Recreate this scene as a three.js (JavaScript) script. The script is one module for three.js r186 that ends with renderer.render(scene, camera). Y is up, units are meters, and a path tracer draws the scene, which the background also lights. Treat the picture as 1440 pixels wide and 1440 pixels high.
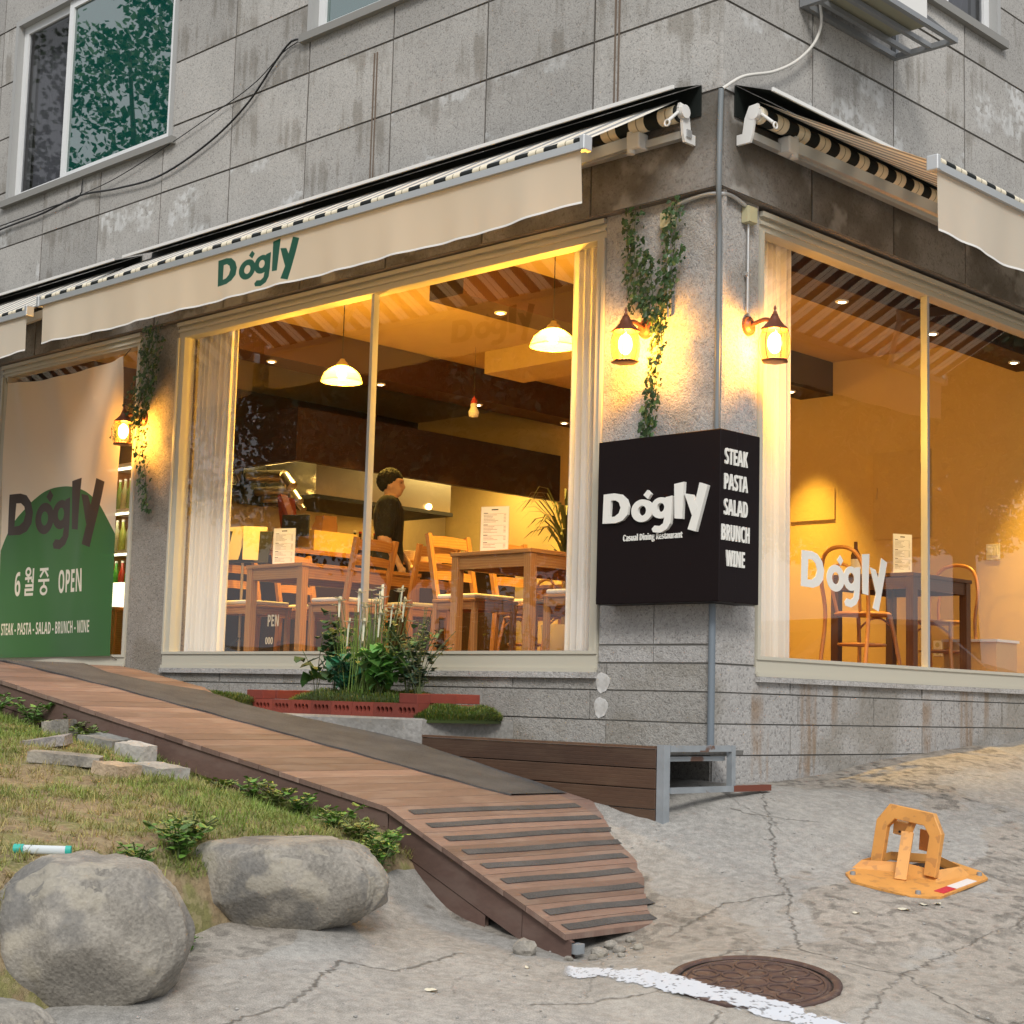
import * as THREE from 'three';
import { mergeGeometries } from 'three/addons/utils/BufferGeometryUtils.js';
import { RoundedBoxGeometry } from 'three/addons/geometries/RoundedBoxGeometry.js';
import { MarchingCubes } from 'three/addons/objects/MarchingCubes.js';
import { FontLoader } from 'three/addons/loaders/FontLoader.js';
import { TextGeometry } from 'three/addons/geometries/TextGeometry.js';

// ---------------------------------------------------------------- camera, sky, sun, exposure
// y = 0 is the eye level of the photographer; the building's corner edge stands at x = z = 0,
// the long shop front runs along -x (facing +z), the side front along -z (facing +x)
const scene = new THREE.Scene();
const camera = new THREE.PerspectiveCamera(35.14, 1, 0.1, 600);
camera.position.set(5.413, 0, 7.19);
camera.quaternion.setFromRotationMatrix(new THREE.Matrix4().makeBasis(
  new THREE.Vector3(0.71857563, 0.02714049, -0.69491903),
  new THREE.Vector3(0.06099006, 0.99292883, 0.10184575),
  new THREE.Vector3(0.69276928, -0.11556702, 0.71183916)));
camera.updateMatrixWorld();
const renderer = new THREE.WebGLRenderer({ antialias: true });
renderer.toneMapping = THREE.LinearToneMapping;
renderer.toneMappingExposure = 1.5;
renderer.shadowMap.enabled = true;

{ // an even overcast sky: brighter towards the zenith, the same all round
  const W = 64, H = 32, d = new Float32Array(W * H * 4);
  for (let j = 0; j < H; j++) for (let i = 0; i < W; i++) {
    const el = ((j + 0.5) / H - 0.5) * Math.PI, s = Math.max(0, Math.sin(el)), L = 0.44 + 0.36 * s, k = (j * W + i) * 4;
    d[k] = L * 0.97; d[k + 1] = L * 1.0; d[k + 2] = L * 1.05; d[k + 3] = 1;
  }
  const t = new THREE.DataTexture(d, W, H, THREE.RGBAFormat, THREE.FloatType);
  t.mapping = THREE.EquirectangularReflectionMapping; t.magFilter = t.minFilter = THREE.LinearFilter; t.needsUpdate = true;
  scene.background = t; scene.environment = t;
}
const sun = new THREE.DirectionalLight(new THREE.Color(1, 0.96, 0.9), 1.5);
sun.position.set(12, 14.5, 12.5); sun.target.position.set(-1, 0, 0); sun.castShadow = true; sun.shadow.radius = 32;
sun.shadow.mapSize.set(2048, 2048);
Object.assign(sun.shadow.camera, { left: -16, right: 16, top: 16, bottom: -16, near: 1, far: 60 });
scene.add(sun, sun.target);

// ---------------------------------------------------------------- helpers
const V = (x, y, z) => new THREE.Vector3(x, y, z);
function rngOf(seed) { let a = seed >>> 0; return () => { a = (a + 0x6d2b79f5) | 0; let t = Math.imul(a ^ (a >>> 15), 1 | a); t = (t + Math.imul(t ^ (t >>> 7), 61 | t)) ^ t; return ((t ^ (t >>> 14)) >>> 0) / 4294967296; }; }
const R = rngOf(77), rr = (a, b) => a + (b - a) * R();
const LAT = (() => { const q = rngOf(5), a = new Float32Array(65536); for (let i = 0; i < 65536; i++) a[i] = q(); return a; })();
function vn(x, y, p, py = p) { // value noise, periodic with p cells (p <= 256)
  const xi = Math.floor(x), yi = Math.floor(y), fx = x - xi, fy = y - yi, sx = fx * fx * (3 - 2 * fx), sy = fy * fy * (3 - 2 * fy);
  const m = (a, b) => ((a % b) + b) % b, x0 = m(xi, p), x1 = m(xi + 1, p), y0 = m(yi, py) * 256, y1 = m(yi + 1, py) * 256;
  const a = LAT[y0 + x0], b = LAT[y0 + x1], c = LAT[y1 + x0], d = LAT[y1 + x1];
  return a + (b - a) * sx + (c - a + (a - b - c + d) * sx) * sy;
}
function fbm(u, v, f, oct, du = 0) { let s = 0, a = 0.5, n = 0; for (let o = 0; o < oct; o++) { s += a * vn(u * f + du + 17 * o, v * f + 31 * o + du, f); n += a; a *= 0.5; f = Math.min(f * 2, 256); } return s / n; }
function fbx(u, v, fx, fy, oct, d = 0) { let s = 0, a = 0.5, n = 0; for (let o = 0; o < oct; o++) { s += a * vn(u * fx + d + 17 * o, v * fy + d + 31 * o, fx, fy); n += a; a *= 0.5; fx = Math.min(fx * 2, 256); fy = Math.min(fy * 2, 256); } return s / n; } // stretched noise, fx by fy cells
const sst = (a, b, x) => { const t = Math.min(1, Math.max(0, (x - a) / (b - a))); return t * t * (3 - 2 * t); };
const mix = (a, b, t) => a + (b - a) * t;
const mix3 = (a, b, t) => [mix(a[0], b[0], t), mix(a[1], b[1], t), mix(a[2], b[2], t)];
// a noise in metres for shaping geometry
const gn = (x, y) => vn(x + 100, y + 100, 256) * 2 - 1;
function gn3(x, y, z) { return (gn(x + 7.3 * z, y - 3.1 * z) + gn(y + 5.7 * x + 40, z + 1.3) + gn(z + 20.5, x - y + 9)) / 3; }
const lin = (r, g, b) => new THREE.Color().setRGB(r, g, b);
const toS = (c) => Math.round(255 * Math.min(1, Math.max(0, c <= 0.0031308 ? c * 12.92 : 1.055 * c ** (1 / 2.4) - 0.055)));
// colours returned by fn are linear; fn may return a fourth number for the bump height (0..1)
function tex(n, fn, bump = true, m = n) {
  const a = new Uint8Array(n * m * 4), b = bump ? new Uint8Array(n * m * 4) : null;
  for (let j = 0; j < m; j++) for (let i = 0; i < n; i++) {
    const c = fn((i + 0.5) / n, (j + 0.5) / m), k = (j * n + i) * 4;
    a[k] = toS(c[0]); a[k + 1] = toS(c[1]); a[k + 2] = toS(c[2]); a[k + 3] = 255;
    if (b) { b[k] = b[k + 1] = b[k + 2] = Math.max(0, Math.min(255, c[3] * 255)); b[k + 3] = 255; }
  }
  const mk = (arr, s) => { const t = new THREE.DataTexture(arr, n, m); t.wrapS = t.wrapT = THREE.RepeatWrapping; t.magFilter = THREE.LinearFilter; t.minFilter = THREE.LinearFilter; if (s) t.colorSpace = THREE.SRGBColorSpace; t.needsUpdate = true; return t; };
  return { map: mk(a, true), bumpMap: b ? mk(b, false) : null };
}
const rep = (t, sx, sy = sx) => { const q = {}; for (const k of ['map', 'bumpMap']) if (t[k]) { q[k] = t[k]; q[k].repeat.set(1 / sx, 1 / sy); } return q; };
const fine = (o) => (o.bumpMap && o.bumpScale === undefined ? { ...o, bumpScale: 0.0006 } : o);
const std = (o) => new THREE.MeshStandardMaterial(fine(o));
const phy = (o) => new THREE.MeshPhysicalMaterial(fine(o));

// geometry: everything comes out non-indexed with position, normal, uv; uv in metres by facing
function clean(g) {
  if (g.index) g = g.toNonIndexed();
  if (!g.attributes.normal) g.computeVertexNormals();
  if (!g.attributes.uv) g.setAttribute('uv', new THREE.BufferAttribute(new Float32Array(g.attributes.position.count * 2), 2));
  for (const k of Object.keys(g.attributes)) if (!['position', 'normal', 'uv'].includes(k)) g.deleteAttribute(k);
  g.groups = []; g.morphAttributes = {};
  return g;
}
const merge = (list) => mergeGeometries(list.map(clean));
function uvm(g, ou = 0, ov = 0, turn = false) { // uv in metres from the side a face points to
  g = clean(g); const p = g.attributes.position, n = g.attributes.normal, u = g.attributes.uv;
  for (let i = 0; i < p.count; i += 3) {
    let ax = 0, ay = 0, az = 0; for (let k = i; k < i + 3; k++) { ax += Math.abs(n.getX(k)); ay += Math.abs(n.getY(k)); az += Math.abs(n.getZ(k)); }
    for (let k = i; k < i + 3; k++) {
      const x = p.getX(k), y = p.getY(k), z = p.getZ(k); let a, b;
      if (ay >= ax && ay >= az) { a = x; b = z; } else if (ax >= az) { a = z; b = y; } else { a = x; b = y; }
      if (turn) [a, b] = [b, a];
      u.setXY(k, a + ou, b + ov);
    }
  }
  return g;
}
const bx = (w, h, d, x = 0, y = 0, z = 0) => clean(new THREE.BoxGeometry(w, h, d).translate(x, y, z));
const bb = (x0, x1, y0, y1, z0, z1) => bx(Math.abs(x1 - x0), Math.abs(y1 - y0), Math.abs(z1 - z0), (x0 + x1) / 2, (y0 + y1) / 2, (z0 + z1) / 2);
const rb = (w, h, d, r = 0.006, x = 0, y = 0, z = 0, seg = 2) => clean(new RoundedBoxGeometry(w, h, d, seg, r).translate(x, y, z));
const rbb = (x0, x1, y0, y1, z0, z1, r = 0.004) => rb(x1 - x0, y1 - y0, z1 - z0, r, (x0 + x1) / 2, (y0 + y1) / 2, (z0 + z1) / 2, 1);
const arr = (p) => (Array.isArray(p) ? V(...p) : p);
function orient(g, p, q) { // geometry built along +y, centred, laid from p to q
  p = arr(p); q = arr(q); const d = q.clone().sub(p), m = new THREE.Matrix4().compose(p.clone().add(q).multiplyScalar(0.5), new THREE.Quaternion().setFromUnitVectors(V(0, 1, 0), d.normalize()), V(1, 1, 1));
  return clean(g.applyMatrix4(m));
}
const len = (p, q) => arr(p).distanceTo(arr(q));
const rod = (p, q, r1, r2 = r1, s = 10) => orient(new THREE.CylinderGeometry(r2, r1, len(p, q), s), p, q);
function bar(p, q, w, h, up = V(0, 1, 0)) { // box section w (sideways) x h (along up)
  p = arr(p); q = arr(q); const d = q.clone().sub(p), L = d.length(); d.normalize();
  const s = up.clone().cross(d).normalize(), u = d.clone().cross(s).normalize();
  const g = new THREE.BoxGeometry(w, h, L);
  const m = new THREE.Matrix4().makeBasis(s, u, d).setPosition(p.clone().add(q).multiplyScalar(0.5));
  return clean(g.applyMatrix4(m));
}
const tube = (pts, r, seg = 24, rad = 7, closed = false) => clean(new THREE.TubeGeometry(new THREE.CatmullRomCurve3(pts.map(arr), closed), seg, r, rad, closed));
const lathe = (pts, seg = 20) => clean(new THREE.LatheGeometry(pts.map(([x, y]) => new THREE.Vector2(x, y)), seg));
const xf = (g, x, y, z, ry = 0, rx = 0, rz = 0, s = 1) => g.applyMatrix4(new THREE.Matrix4().compose(V(x, y, z), new THREE.Quaternion().setFromEuler(new THREE.Euler(rx, ry, rz, 'YXZ')), typeof s === 'number' ? V(s, s, s) : V(...s)));
const shp = (pts, holes = []) => { const s = new THREE.Shape(pts.map((p) => new THREE.Vector2(...p))); for (const h of holes) s.holes.push(new THREE.Path(h.map((p) => new THREE.Vector2(...p)))); return s; };
const ext = (s, d, bev = 0) => clean(new THREE.ExtrudeGeometry(s, { depth: d, bevelEnabled: bev > 0, bevelThickness: bev, bevelSize: bev, bevelSegments: 1, curveSegments: 14 }));
function sheet(nu, nv, fn) { // a parametric sheet with smooth normals and uv 0..1
  const p = [], uv = [], ix = [];
  for (let j = 0; j <= nv; j++) for (let i = 0; i <= nu; i++) { const q = fn(i / nu, j / nv); p.push(q[0], q[1], q[2]); uv.push(i / nu, j / nv); }
  for (let j = 0; j < nv; j++) for (let i = 0; i < nu; i++) { const a = j * (nu + 1) + i, b = a + 1, c = a + nu + 1, d = c + 1; ix.push(a, b, d, a, d, c); }
  const g = new THREE.BufferGeometry(); g.setAttribute('position', new THREE.Float32BufferAttribute(p, 3)); g.setAttribute('uv', new THREE.Float32BufferAttribute(uv, 2)); g.setIndex(ix); g.computeVertexNormals(); return clean(g);
}
// many small flat pieces (leaves, blades) gathered into one geometry
class Leaves {
  constructor() { this.p = []; this.c = []; }
  quad(a, b, c, d, col) { this.p.push(...a, ...b, ...c, ...a, ...c, ...d); for (let i = 0; i < 6; i++) this.c.push(...col); }
  tri(a, b, c, col) { this.p.push(...a, ...b, ...c); for (let i = 0; i < 3; i++) this.c.push(...col); }
  poly(o, ux, uy, pts, col, bend = 0) { // outline pts in the plane ux, uy, fanned from the first point
    const n = ux.clone().cross(uy), q = pts.map(([x, y]) => o.clone().addScaledVector(ux, x).addScaledVector(uy, y).addScaledVector(n, -bend * x * x * 40).toArray());
    for (let i = 1; i + 1 < q.length; i++) this.tri(q[0], q[i], q[i + 1], col);
  }
  ribbon(pts, w, col) { // a blade along pts, w(t) half-width
    const q = pts.map(arr);
    for (let i = 0; i + 1 < q.length; i++) {
      const d = q[i + 1].clone().sub(q[i]); const s = V(d.z, 0, -d.x); if (s.lengthSq() < 1e-9) s.set(1, 0, 0); s.normalize();
      const w0 = w(i / (q.length - 1)), w1 = w((i + 1) / (q.length - 1));
      this.quad(q[i].clone().addScaledVector(s, -w0).toArray(), q[i].clone().addScaledVector(s, w0).toArray(), q[i + 1].clone().addScaledVector(s, w1).toArray(), q[i + 1].clone().addScaledVector(s, -w1).toArray(), col);
    }
  }
  geo() { const g = new THREE.BufferGeometry(); g.setAttribute('position', new THREE.Float32BufferAttribute(this.p, 3)); g.setAttribute('color', new THREE.Float32BufferAttribute(this.c, 3)); g.computeVertexNormals(); return g; }
}
// scene building
const taken = {};
const numbered = (n) => { const k = (taken[n] = (taken[n] ?? -1) + 1); return k ? `${n}_${String(k).padStart(3, '0')}` : n; };
const sh = (o) => { o.castShadow = o.receiveShadow = true; return o; };
function thing(name, label, category, pos = [0, 0, 0], turn = 0, group) {
  const o = new THREE.Group(); o.name = numbered(name); o.position.set(...pos); o.rotation.y = turn; scene.add(o);
  o.userData = { label, category }; if (group) o.userData.group = group; return o;
}
function solo(name, geo, mat, label, category, pos = [0, 0, 0], turn = 0, group) {
  const o = sh(new THREE.Mesh(geo, mat)); o.name = numbered(name); o.position.set(...pos); o.rotation.y = turn; scene.add(o);
  o.userData = { label, category }; if (group) o.userData.group = group; return o;
}
function struct(name, geo, mat) { const o = sh(new THREE.Mesh(geo, mat)); o.name = numbered(name); o.userData = { kind: 'structure' }; scene.add(o); return o; }
function part(parent, name, geo, mat, label) { const o = sh(new THREE.Mesh(geo, mat)); o.name = name; parent.add(o); if (label) o.userData.label = label; return o; }
function sub(parent, name) { const o = new THREE.Group(); o.name = name; parent.add(o); return o; }
function copyOf(o, base, pos, turn, label, group) { const c = o.clone(); c.name = numbered(base); c.position.set(...pos); c.rotation.y = turn; c.userData = { ...o.userData }; if (label) c.userData.label = label; if (group) c.userData.group = group; scene.add(c); return c; }
const font = await new FontLoader().loadAsync('fonts/droid/droid_sans_bold.typeface.json');
const capH = (() => { const g = new TextGeometry('H', { font, size: 1, depth: 1, bevelEnabled: false }); g.computeBoundingBox(); return g.boundingBox.max.y; })();
function text(str, w, h, depth) { // centred on x, baseline at 0, capitals h high, w wide in all
  const g = clean(new TextGeometry(str, { font, size: 1, depth: 1, curveSegments: 6, bevelEnabled: false })); g.computeBoundingBox();
  const b = g.boundingBox; g.translate(-(b.min.x + b.max.x) / 2, 0, 0); g.scale(w / (b.max.x - b.min.x), h / capH, depth); return g;
}
const ell = (cx, cy, rx, ry, n = 28) => Array.from({ length: n }, (_, k) => [cx + rx * Math.cos((k / n) * 6.2832), cy + ry * Math.sin((k / n) * 6.2832)]);

// ---------------------------------------------------------------- surfaces
const speck = rngOf(3);
function granite(kind) {
  return tex(800, (u, v) => {
    const g1 = vn(u * 256, v * 256, 256), g2 = vn(u * 128 + 9, v * 128 + 4, 128), s = speck(), big = fbm(u, v, 4, 4);
    let L = 0.39 + 0.09 * (g1 - 0.5) + 0.08 * (g2 - 0.5) + 0.10 * (s - 0.5) + 0.09 * (big - 0.5);
    if (s > 0.965) L += 0.12; if (g1 * g2 < 0.06) L *= 0.72;
    let c = [L * 1.03, L, L * 0.965];
    const streak = fbx(u, v, 24, 3, 4, 5) * 0.45 + fbm(u, v, 5, 5, 3) * 0.55;
    if (kind === 1) { const k = sst(0.46, 0.68, streak); c = mix3(c, [0.15, 0.13, 0.1], 0.5 * k); }
    if (kind === 2) {
      const k = sst(0.5, 0.66, fbm(u, v, 4, 6, 11)) * sst(0.34, 0.6, fbm(u, v, 30, 4, 2));
      c = mix3(c, [0.62, 0.63, 0.64], 0.8 * k); const d = sst(0.5, 0.72, streak); c = mix3(c, [0.15, 0.135, 0.11], 0.45 * d);
    }
    if (kind === 3) { // damp, grimy stone of the lintel, also darkened to paint in the awning shade
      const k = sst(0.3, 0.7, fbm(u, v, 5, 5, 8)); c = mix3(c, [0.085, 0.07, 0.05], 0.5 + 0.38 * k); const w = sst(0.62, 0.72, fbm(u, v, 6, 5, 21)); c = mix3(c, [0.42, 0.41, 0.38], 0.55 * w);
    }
    if (kind === 4) { // coarse split-faced block
      const q = sst(0.5, 0.75, fbm(u, v, 64, 3, 4)); c = mix3(c, [0.16, 0.15, 0.14], 0.25 * q); const w = sst(0.5, 0.7, fbm(u, v, 3, 4, 14)); c = mix3(c, [0.20, 0.175, 0.13], 0.35 * w);
    }
    if (kind === 5) { // rust runs down the plinth
      const k = sst(0.56, 0.72, fbx(u, v, 16, 2, 4, 7)) * sst(0.38, 0.62, fbm(u, v, 4, 5, 1)); c = mix3(c, [0.24, 0.135, 0.05], 0.7 * k); const w = sst(0.45, 0.7, fbm(u, v, 4, 4, 14)); c = mix3(c, [0.17, 0.145, 0.1], 0.45 * w);
    }
    return [...c, 0.5 + 0.5 * (g1 - 0.5) + 0.5 * (g2 - 0.5) + (kind >= 4 ? 0.8 * (fbm(u, v, 32, 3, 6) - 0.5) : 0)];
  });
}
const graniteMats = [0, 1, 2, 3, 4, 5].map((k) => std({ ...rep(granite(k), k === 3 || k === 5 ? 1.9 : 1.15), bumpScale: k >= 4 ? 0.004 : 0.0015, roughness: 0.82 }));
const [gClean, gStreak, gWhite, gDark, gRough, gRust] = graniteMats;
const tinted = (m, f) => { const c = m.clone(); c.color = lin(...(Array.isArray(f) ? f : [f, f, f])); return c; };
const panelPool = []; for (const m of [gClean, gStreak, gWhite]) for (const f of [0.82, 0.92, 1.02]) panelPool.push(tinted(m, [f * 1.01, f, f * 0.97]));
const concreteTex = tex(1024, (u, v) => { const a = fbm(u, v, 6, 6), s = speck(), g = fbm(u, v, 100, 2, 4); const L = 0.27 + 0.16 * (a - 0.5) + 0.06 * (s - 0.5) + 0.12 * (g - 0.5); const d = sst(0.55, 0.72, fbm(u, v, 5, 5, 9)); return [...mix3([L, L * 0.97, L * 0.91], [0.13, 0.12, 0.1], 0.5 * d), 0.5 + 0.6 * (a - 0.5) + 0.4 * (g - 0.5)]; });
const concrete = std({ ...rep(concreteTex, 1.6), bumpScale: 0.006, roughness: 0.92 });
const coreMat = std({ color: lin(0.26, 0.25, 0.23), roughness: 0.95 });
const pineTex = tex(512, (u, v) => { const w = vn(u * 3, v * 3, 3) * 0.5, ring = Math.sin((v * 9 + w + 0.4 * fbm(u, v * 1, 4, 3)) * 6.283 * 2), fine = vn(u * 6, v * 200, 200); const k = 0.5 + 0.28 * ring + 0.3 * (fine - 0.5); return [...mix3([0.31, 0.125, 0.03], [0.44, 0.215, 0.065], k), 0.5 + 0.3 * (fine - 0.5)]; });
const pine = std({ ...rep(pineTex, 0.9, 0.35), bumpScale: 0.0006, roughness: 0.5 });
const pineGrey = std({ ...rep(pineTex, 0.9, 0.35), color: lin(0.62, 0.6, 0.52), roughness: 0.55 });
const walnut = std({ ...rep(pineTex, 0.9, 0.35), color: lin(0.26, 0.2, 0.16), roughness: 0.45 });
const bentwood = std({ color: lin(0.44, 0.2, 0.07), roughness: 0.38 });
const plankTex = tex(1024, (u, v) => { const line = Math.abs(((v * 28) % 1) - 0.5) * 2, groove = sst(0.72, 0.95, line), f = fbm(u, v, 64, 3), a = fbm(u, v, 5, 4, 3), s = speck(); const wear = sst(0.45, 0.75, fbm(u, v, 9, 4, 5)); let L = 1 + 0.25 * (f - 0.5) + 0.35 * (a - 0.5) + 0.12 * (s - 0.5); let c = [0.235 * L, 0.148 * L, 0.115 * L]; c = mix3(c, [0.34, 0.255, 0.205], 0.4 * wear); return [...c, 0.6 - 0.5 * groove + 0.2 * (f - 0.5)]; }, true, 512);
const plankMats = [0.62, 0.74, 0.8, 0.86, 0.98].map((f) => std({ ...rep(plankTex, 1.6, 0.56), bumpScale: 0.0015, roughness: 0.75, color: lin(f, f, f) }));
const fasciaMat = std({ map: plankTex.map, color: lin(0.5, 0.47, 0.48), roughness: 0.72 });
const boxBoard = std({ ...rep(plankTex, 1.6, 0.56), color: lin(0.3, 0.27, 0.2), bumpScale: 0.001, roughness: 0.6 });
const brownTex = tex(256, (u, v) => { const a = fbm(u, v, 6, 5), s = speck(); const L = 1 + 0.3 * (a - 0.5) + 0.15 * (s - 0.5); return [0.22 * L, 0.042 * L, 0.026 * L, 0.5 + 0.5 * (a - 0.5) + 0.3 * (s - 0.5)]; });
const brickMats = [0.8, 1, 1.15].map((f) => std({ ...rep(brownTex, 0.3), bumpScale: 0.002, roughness: 0.85, color: lin(f, f, f) }));
const matTex = tex(512, (u, v) => { const s = speck(), a = fbm(u, v, 8, 4); const L = 0.075 + 0.06 * (s - 0.5) + 0.05 * (a - 0.5); return [L * 1.06, L, L * 0.97, s]; });
const rubberMat = std({ ...rep(matTex, 0.9), bumpScale: 0.003, roughness: 0.95 });
const frameCream = std({ color: lin(0.52, 0.49, 0.40), roughness: 0.45 });
const whiteFrame = std({ color: lin(0.72, 0.73, 0.73), roughness: 0.4 });
const glass = phy({ color: 0xffffff, roughness: 0, metalness: 0, transmission: 1, thickness: 0, ior: 1.68 });
const greenGlass = phy({ color: lin(0.002, 0.06, 0.05), roughness: 0.01, ior: 2.8 });
const greyGlass = phy({ color: lin(0.5, 0.51, 0.53), roughness: 0.02, transmission: 1, thickness: 0, ior: 1.35 });
const amberGlass = phy({ color: lin(1, 0.86, 0.55), roughness: 0.05, transmission: 1, thickness: 0, ior: 1.45 });
const alu = std({ color: lin(0.55, 0.56, 0.56), roughness: 0.4, metalness: 0.6 });
const galvTex = tex(256, (u, v) => { const a = fbm(u, v, 8, 5), b = sst(0.66, 0.74, fbm(u, v, 5, 5, 9)); const L = 0.42 + 0.15 * (a - 0.5); return [...mix3([L, L * 1.03, L * 1.04], [0.2, 0.075, 0.03], 0.85 * b), a]; });
const galv = std({ ...rep(galvTex, 0.5), color: lin(0.72, 0.76, 0.8), roughness: 0.55, metalness: 0.35 });
const rustMat = std({ color: lin(0.16, 0.045, 0.025), roughness: 0.85 });
const steel = std({ color: lin(0.6, 0.58, 0.54), roughness: 0.3, metalness: 0.9 });
const copperBrown = std({ color: lin(0.2, 0.075, 0.045), roughness: 0.42, metalness: 0.45 });
const blackMetal = std({ color: lin(0.012, 0.008, 0.008), roughness: 0.3, metalness: 0.1 });
const signFace = phy({ color: lin(0.008, 0.004, 0.0045), roughness: 0.5, specularIntensity: 0.35 });
const black = std({ color: lin(0.012, 0.012, 0.013), roughness: 0.6 });
const white = std({ color: lin(0.72, 0.71, 0.68), roughness: 0.55 });
const letterWhite = std({ color: lin(0.78, 0.77, 0.72), roughness: 0.5 });
const plasterTex = tex(512, (u, v) => { const a = fbm(u, v, 12, 5), s = speck(); const L = 1 + 0.06 * (a - 0.5) + 0.04 * (s - 0.5); return [0.58 * L, 0.42 * L, 0.17 * L, 0.5 + 0.6 * (a - 0.5)]; });
const plaster = std({ ...rep(plasterTex, 1.2), bumpScale: 0.001, roughness: 0.9 });
const ceilMat = std({ ...rep(plasterTex, 1.2), color: lin(0.9, 0.86, 0.8), roughness: 0.92 });
const beamMat = std({ ...rep(pineTex, 0.9, 0.35), color: lin(0.12, 0.075, 0.055), roughness: 0.6 });
const floorMat = std({ ...rep(pineTex, 0.9, 0.35), color: lin(0.4, 0.3, 0.25), roughness: 0.5 });
const curtainMat = phy({ color: lin(0.78, 0.76, 0.71), roughness: 1, transmission: 0.2, thickness: 0, side: THREE.DoubleSide });
const creamCloth = phy({ color: lin(0.52, 0.475, 0.39), roughness: 1, transmission: 0.15, thickness: 0, side: THREE.DoubleSide });
const leafMat = phy({ color: lin(1, 1, 1), vertexColors: true, roughness: 0.55, side: THREE.DoubleSide, transmission: 0.25, thickness: 0 });
const stemMat = std({ color: lin(0.09, 0.12, 0.04), roughness: 0.8 });
const rockTex = tex(1024, (u, v) => { const a = fbm(u, v, 5, 6), g = fbm(u, v, 90, 2, 3), s = speck(), d = sst(0.5, 0.75, fbm(u, v, 7, 6, 4)), lt = sst(0.55, 0.75, fbm(u, v, 9, 5, 12)); let L = 0.25 + 0.2 * (a - 0.5) + 0.15 * (g - 0.5) + 0.1 * (s - 0.5); let c = [L * 1.03, L * 0.95, L * 0.82]; c = mix3(c, [0.1, 0.1, 0.1], 0.55 * d); c = mix3(c, [0.4, 0.36, 0.28], 0.45 * lt); return [...c, 0.5 + 0.8 * (a - 0.5) + 0.35 * (g - 0.5)]; });
const rockMat = std({ ...rep(rockTex, 0.8), bumpScale: 0.007, roughness: 0.92 });
const orangePaintTex = tex(512, (u, v) => { const a = fbm(u, v, 6, 5), k = sst(0.6, 0.68, fbm(u, v, 14, 6, 6)), s = speck(); const L = 1 + 0.25 * (a - 0.5) + 0.05 * (s - 0.5); return [...mix3([0.66 * L, 0.31 * L, 0.075 * L], [0.3, 0.14, 0.06], 0.4 * k), a]; });
const orangePaint = std({ ...rep(orangePaintTex, 0.5), roughness: 0.5 });

// ---------------------------------------------------------------- terrain
const TP = [[0, -0.43, 0.0], [-0.06, -0.436, -0.375], [-0.06, -0.404, -0.889], [-0.06, -0.383, -1.189], [-0.06, -0.303, -1.831], [-0.06, -0.243, -2.6], [-0.06, -0.18, -3.74], [-0.06, -0.08, -5.5],
  [0.25, -0.612, 0.72], [0.93, -1.017, 2.2], [0.49, -0.97, 2.15], [0.13, -0.91, 2.2], [-0.1, -0.74, 2.25], [1.75, -1.02, 2.05], [1.13, -0.775, 0.46], [1.56, -0.85, 0.56], [1.56, -0.79, -0.05], [1.09, -0.72, 0.0],
  [2.6, -1.1, 1.6], [1.51, -1.09, 3.11], [1.92, -1.1, 2.54], [0.54, -1.08, 4.47], [0.28, -0.945, 3.56], [0.25, -0.9, 3.1], [1.47, -0.7, -0.7], [1.0, -0.5, -2.5], [5.4, -1.5, 7.2], [3.5, -1.1, -1], [5, -1.2, 2], [4, -0.5, -7],
  [8, -1.5, 0], [-3, -0.75, 0.3], [-3, -0.9, 2.3], [-2, -1.0, 4], [-6, -0.9, 4], [-6, -0.6, -3], [-2, -0.6, -3], [-3, -0.4, -9], [12, -1.6, 12], [-12, -1.3, 14], [14, -1, -12], [-14, -0.8, 0], [40, -1.8, 40], [-40, -1.4, 40], [40, -0.8, -40], [-40, -0.7, -40]];
const ground0 = (() => {
  const n = TP.length, N = n + 3, M = Array.from({ length: N }, () => new Float64Array(N + 1)), U = (r2) => (r2 > 1e-12 ? r2 * Math.log(r2) * 0.5 : 0);
  for (let i = 0; i < n; i++) { const [x, y, z] = TP[i]; for (let j = 0; j < n; j++) M[i][j] = U((x - TP[j][0]) ** 2 + (z - TP[j][2]) ** 2); M[i][i] += 0.01; M[i][n] = M[n][i] = 1; M[i][n + 1] = M[n + 1][i] = x; M[i][n + 2] = M[n + 2][i] = z; M[i][N] = y; }
  for (let c = 0; c < N; c++) { let p = c; for (let r = c + 1; r < N; r++) if (Math.abs(M[r][c]) > Math.abs(M[p][c])) p = r; [M[c], M[p]] = [M[p], M[c]]; for (let r = 0; r < N; r++) if (r !== c && M[r][c]) { const k = M[r][c] / M[c][c]; for (let q = c; q <= N; q++) M[r][q] -= k * M[c][q]; } }
  const w = M.map((r, i) => r[N] / r[i]);
  return (x, z) => { const X = Math.max(-40, Math.min(40, x)), Z = Math.max(-40, Math.min(40, z)); let s = w[n] + w[n + 1] * X + w[n + 2] * Z; for (let i = 0; i < n; i++) s += w[i] * U((X - TP[i][0]) ** 2 + (Z - TP[i][2]) ** 2); return s; };
})();
const MH = [1.76, 2.06], mhN = (() => { const e = 0.2, [x, z] = MH; return [(ground0(x + e, z) - ground0(x - e, z)) / (2 * e), (ground0(x, z + e) - ground0(x, z - e)) / (2 * e)]; })(), mhPlane = (x, z) => ground0(...MH) + mhN[0] * (x - MH[0]) + mhN[1] * (z - MH[1]);
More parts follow.
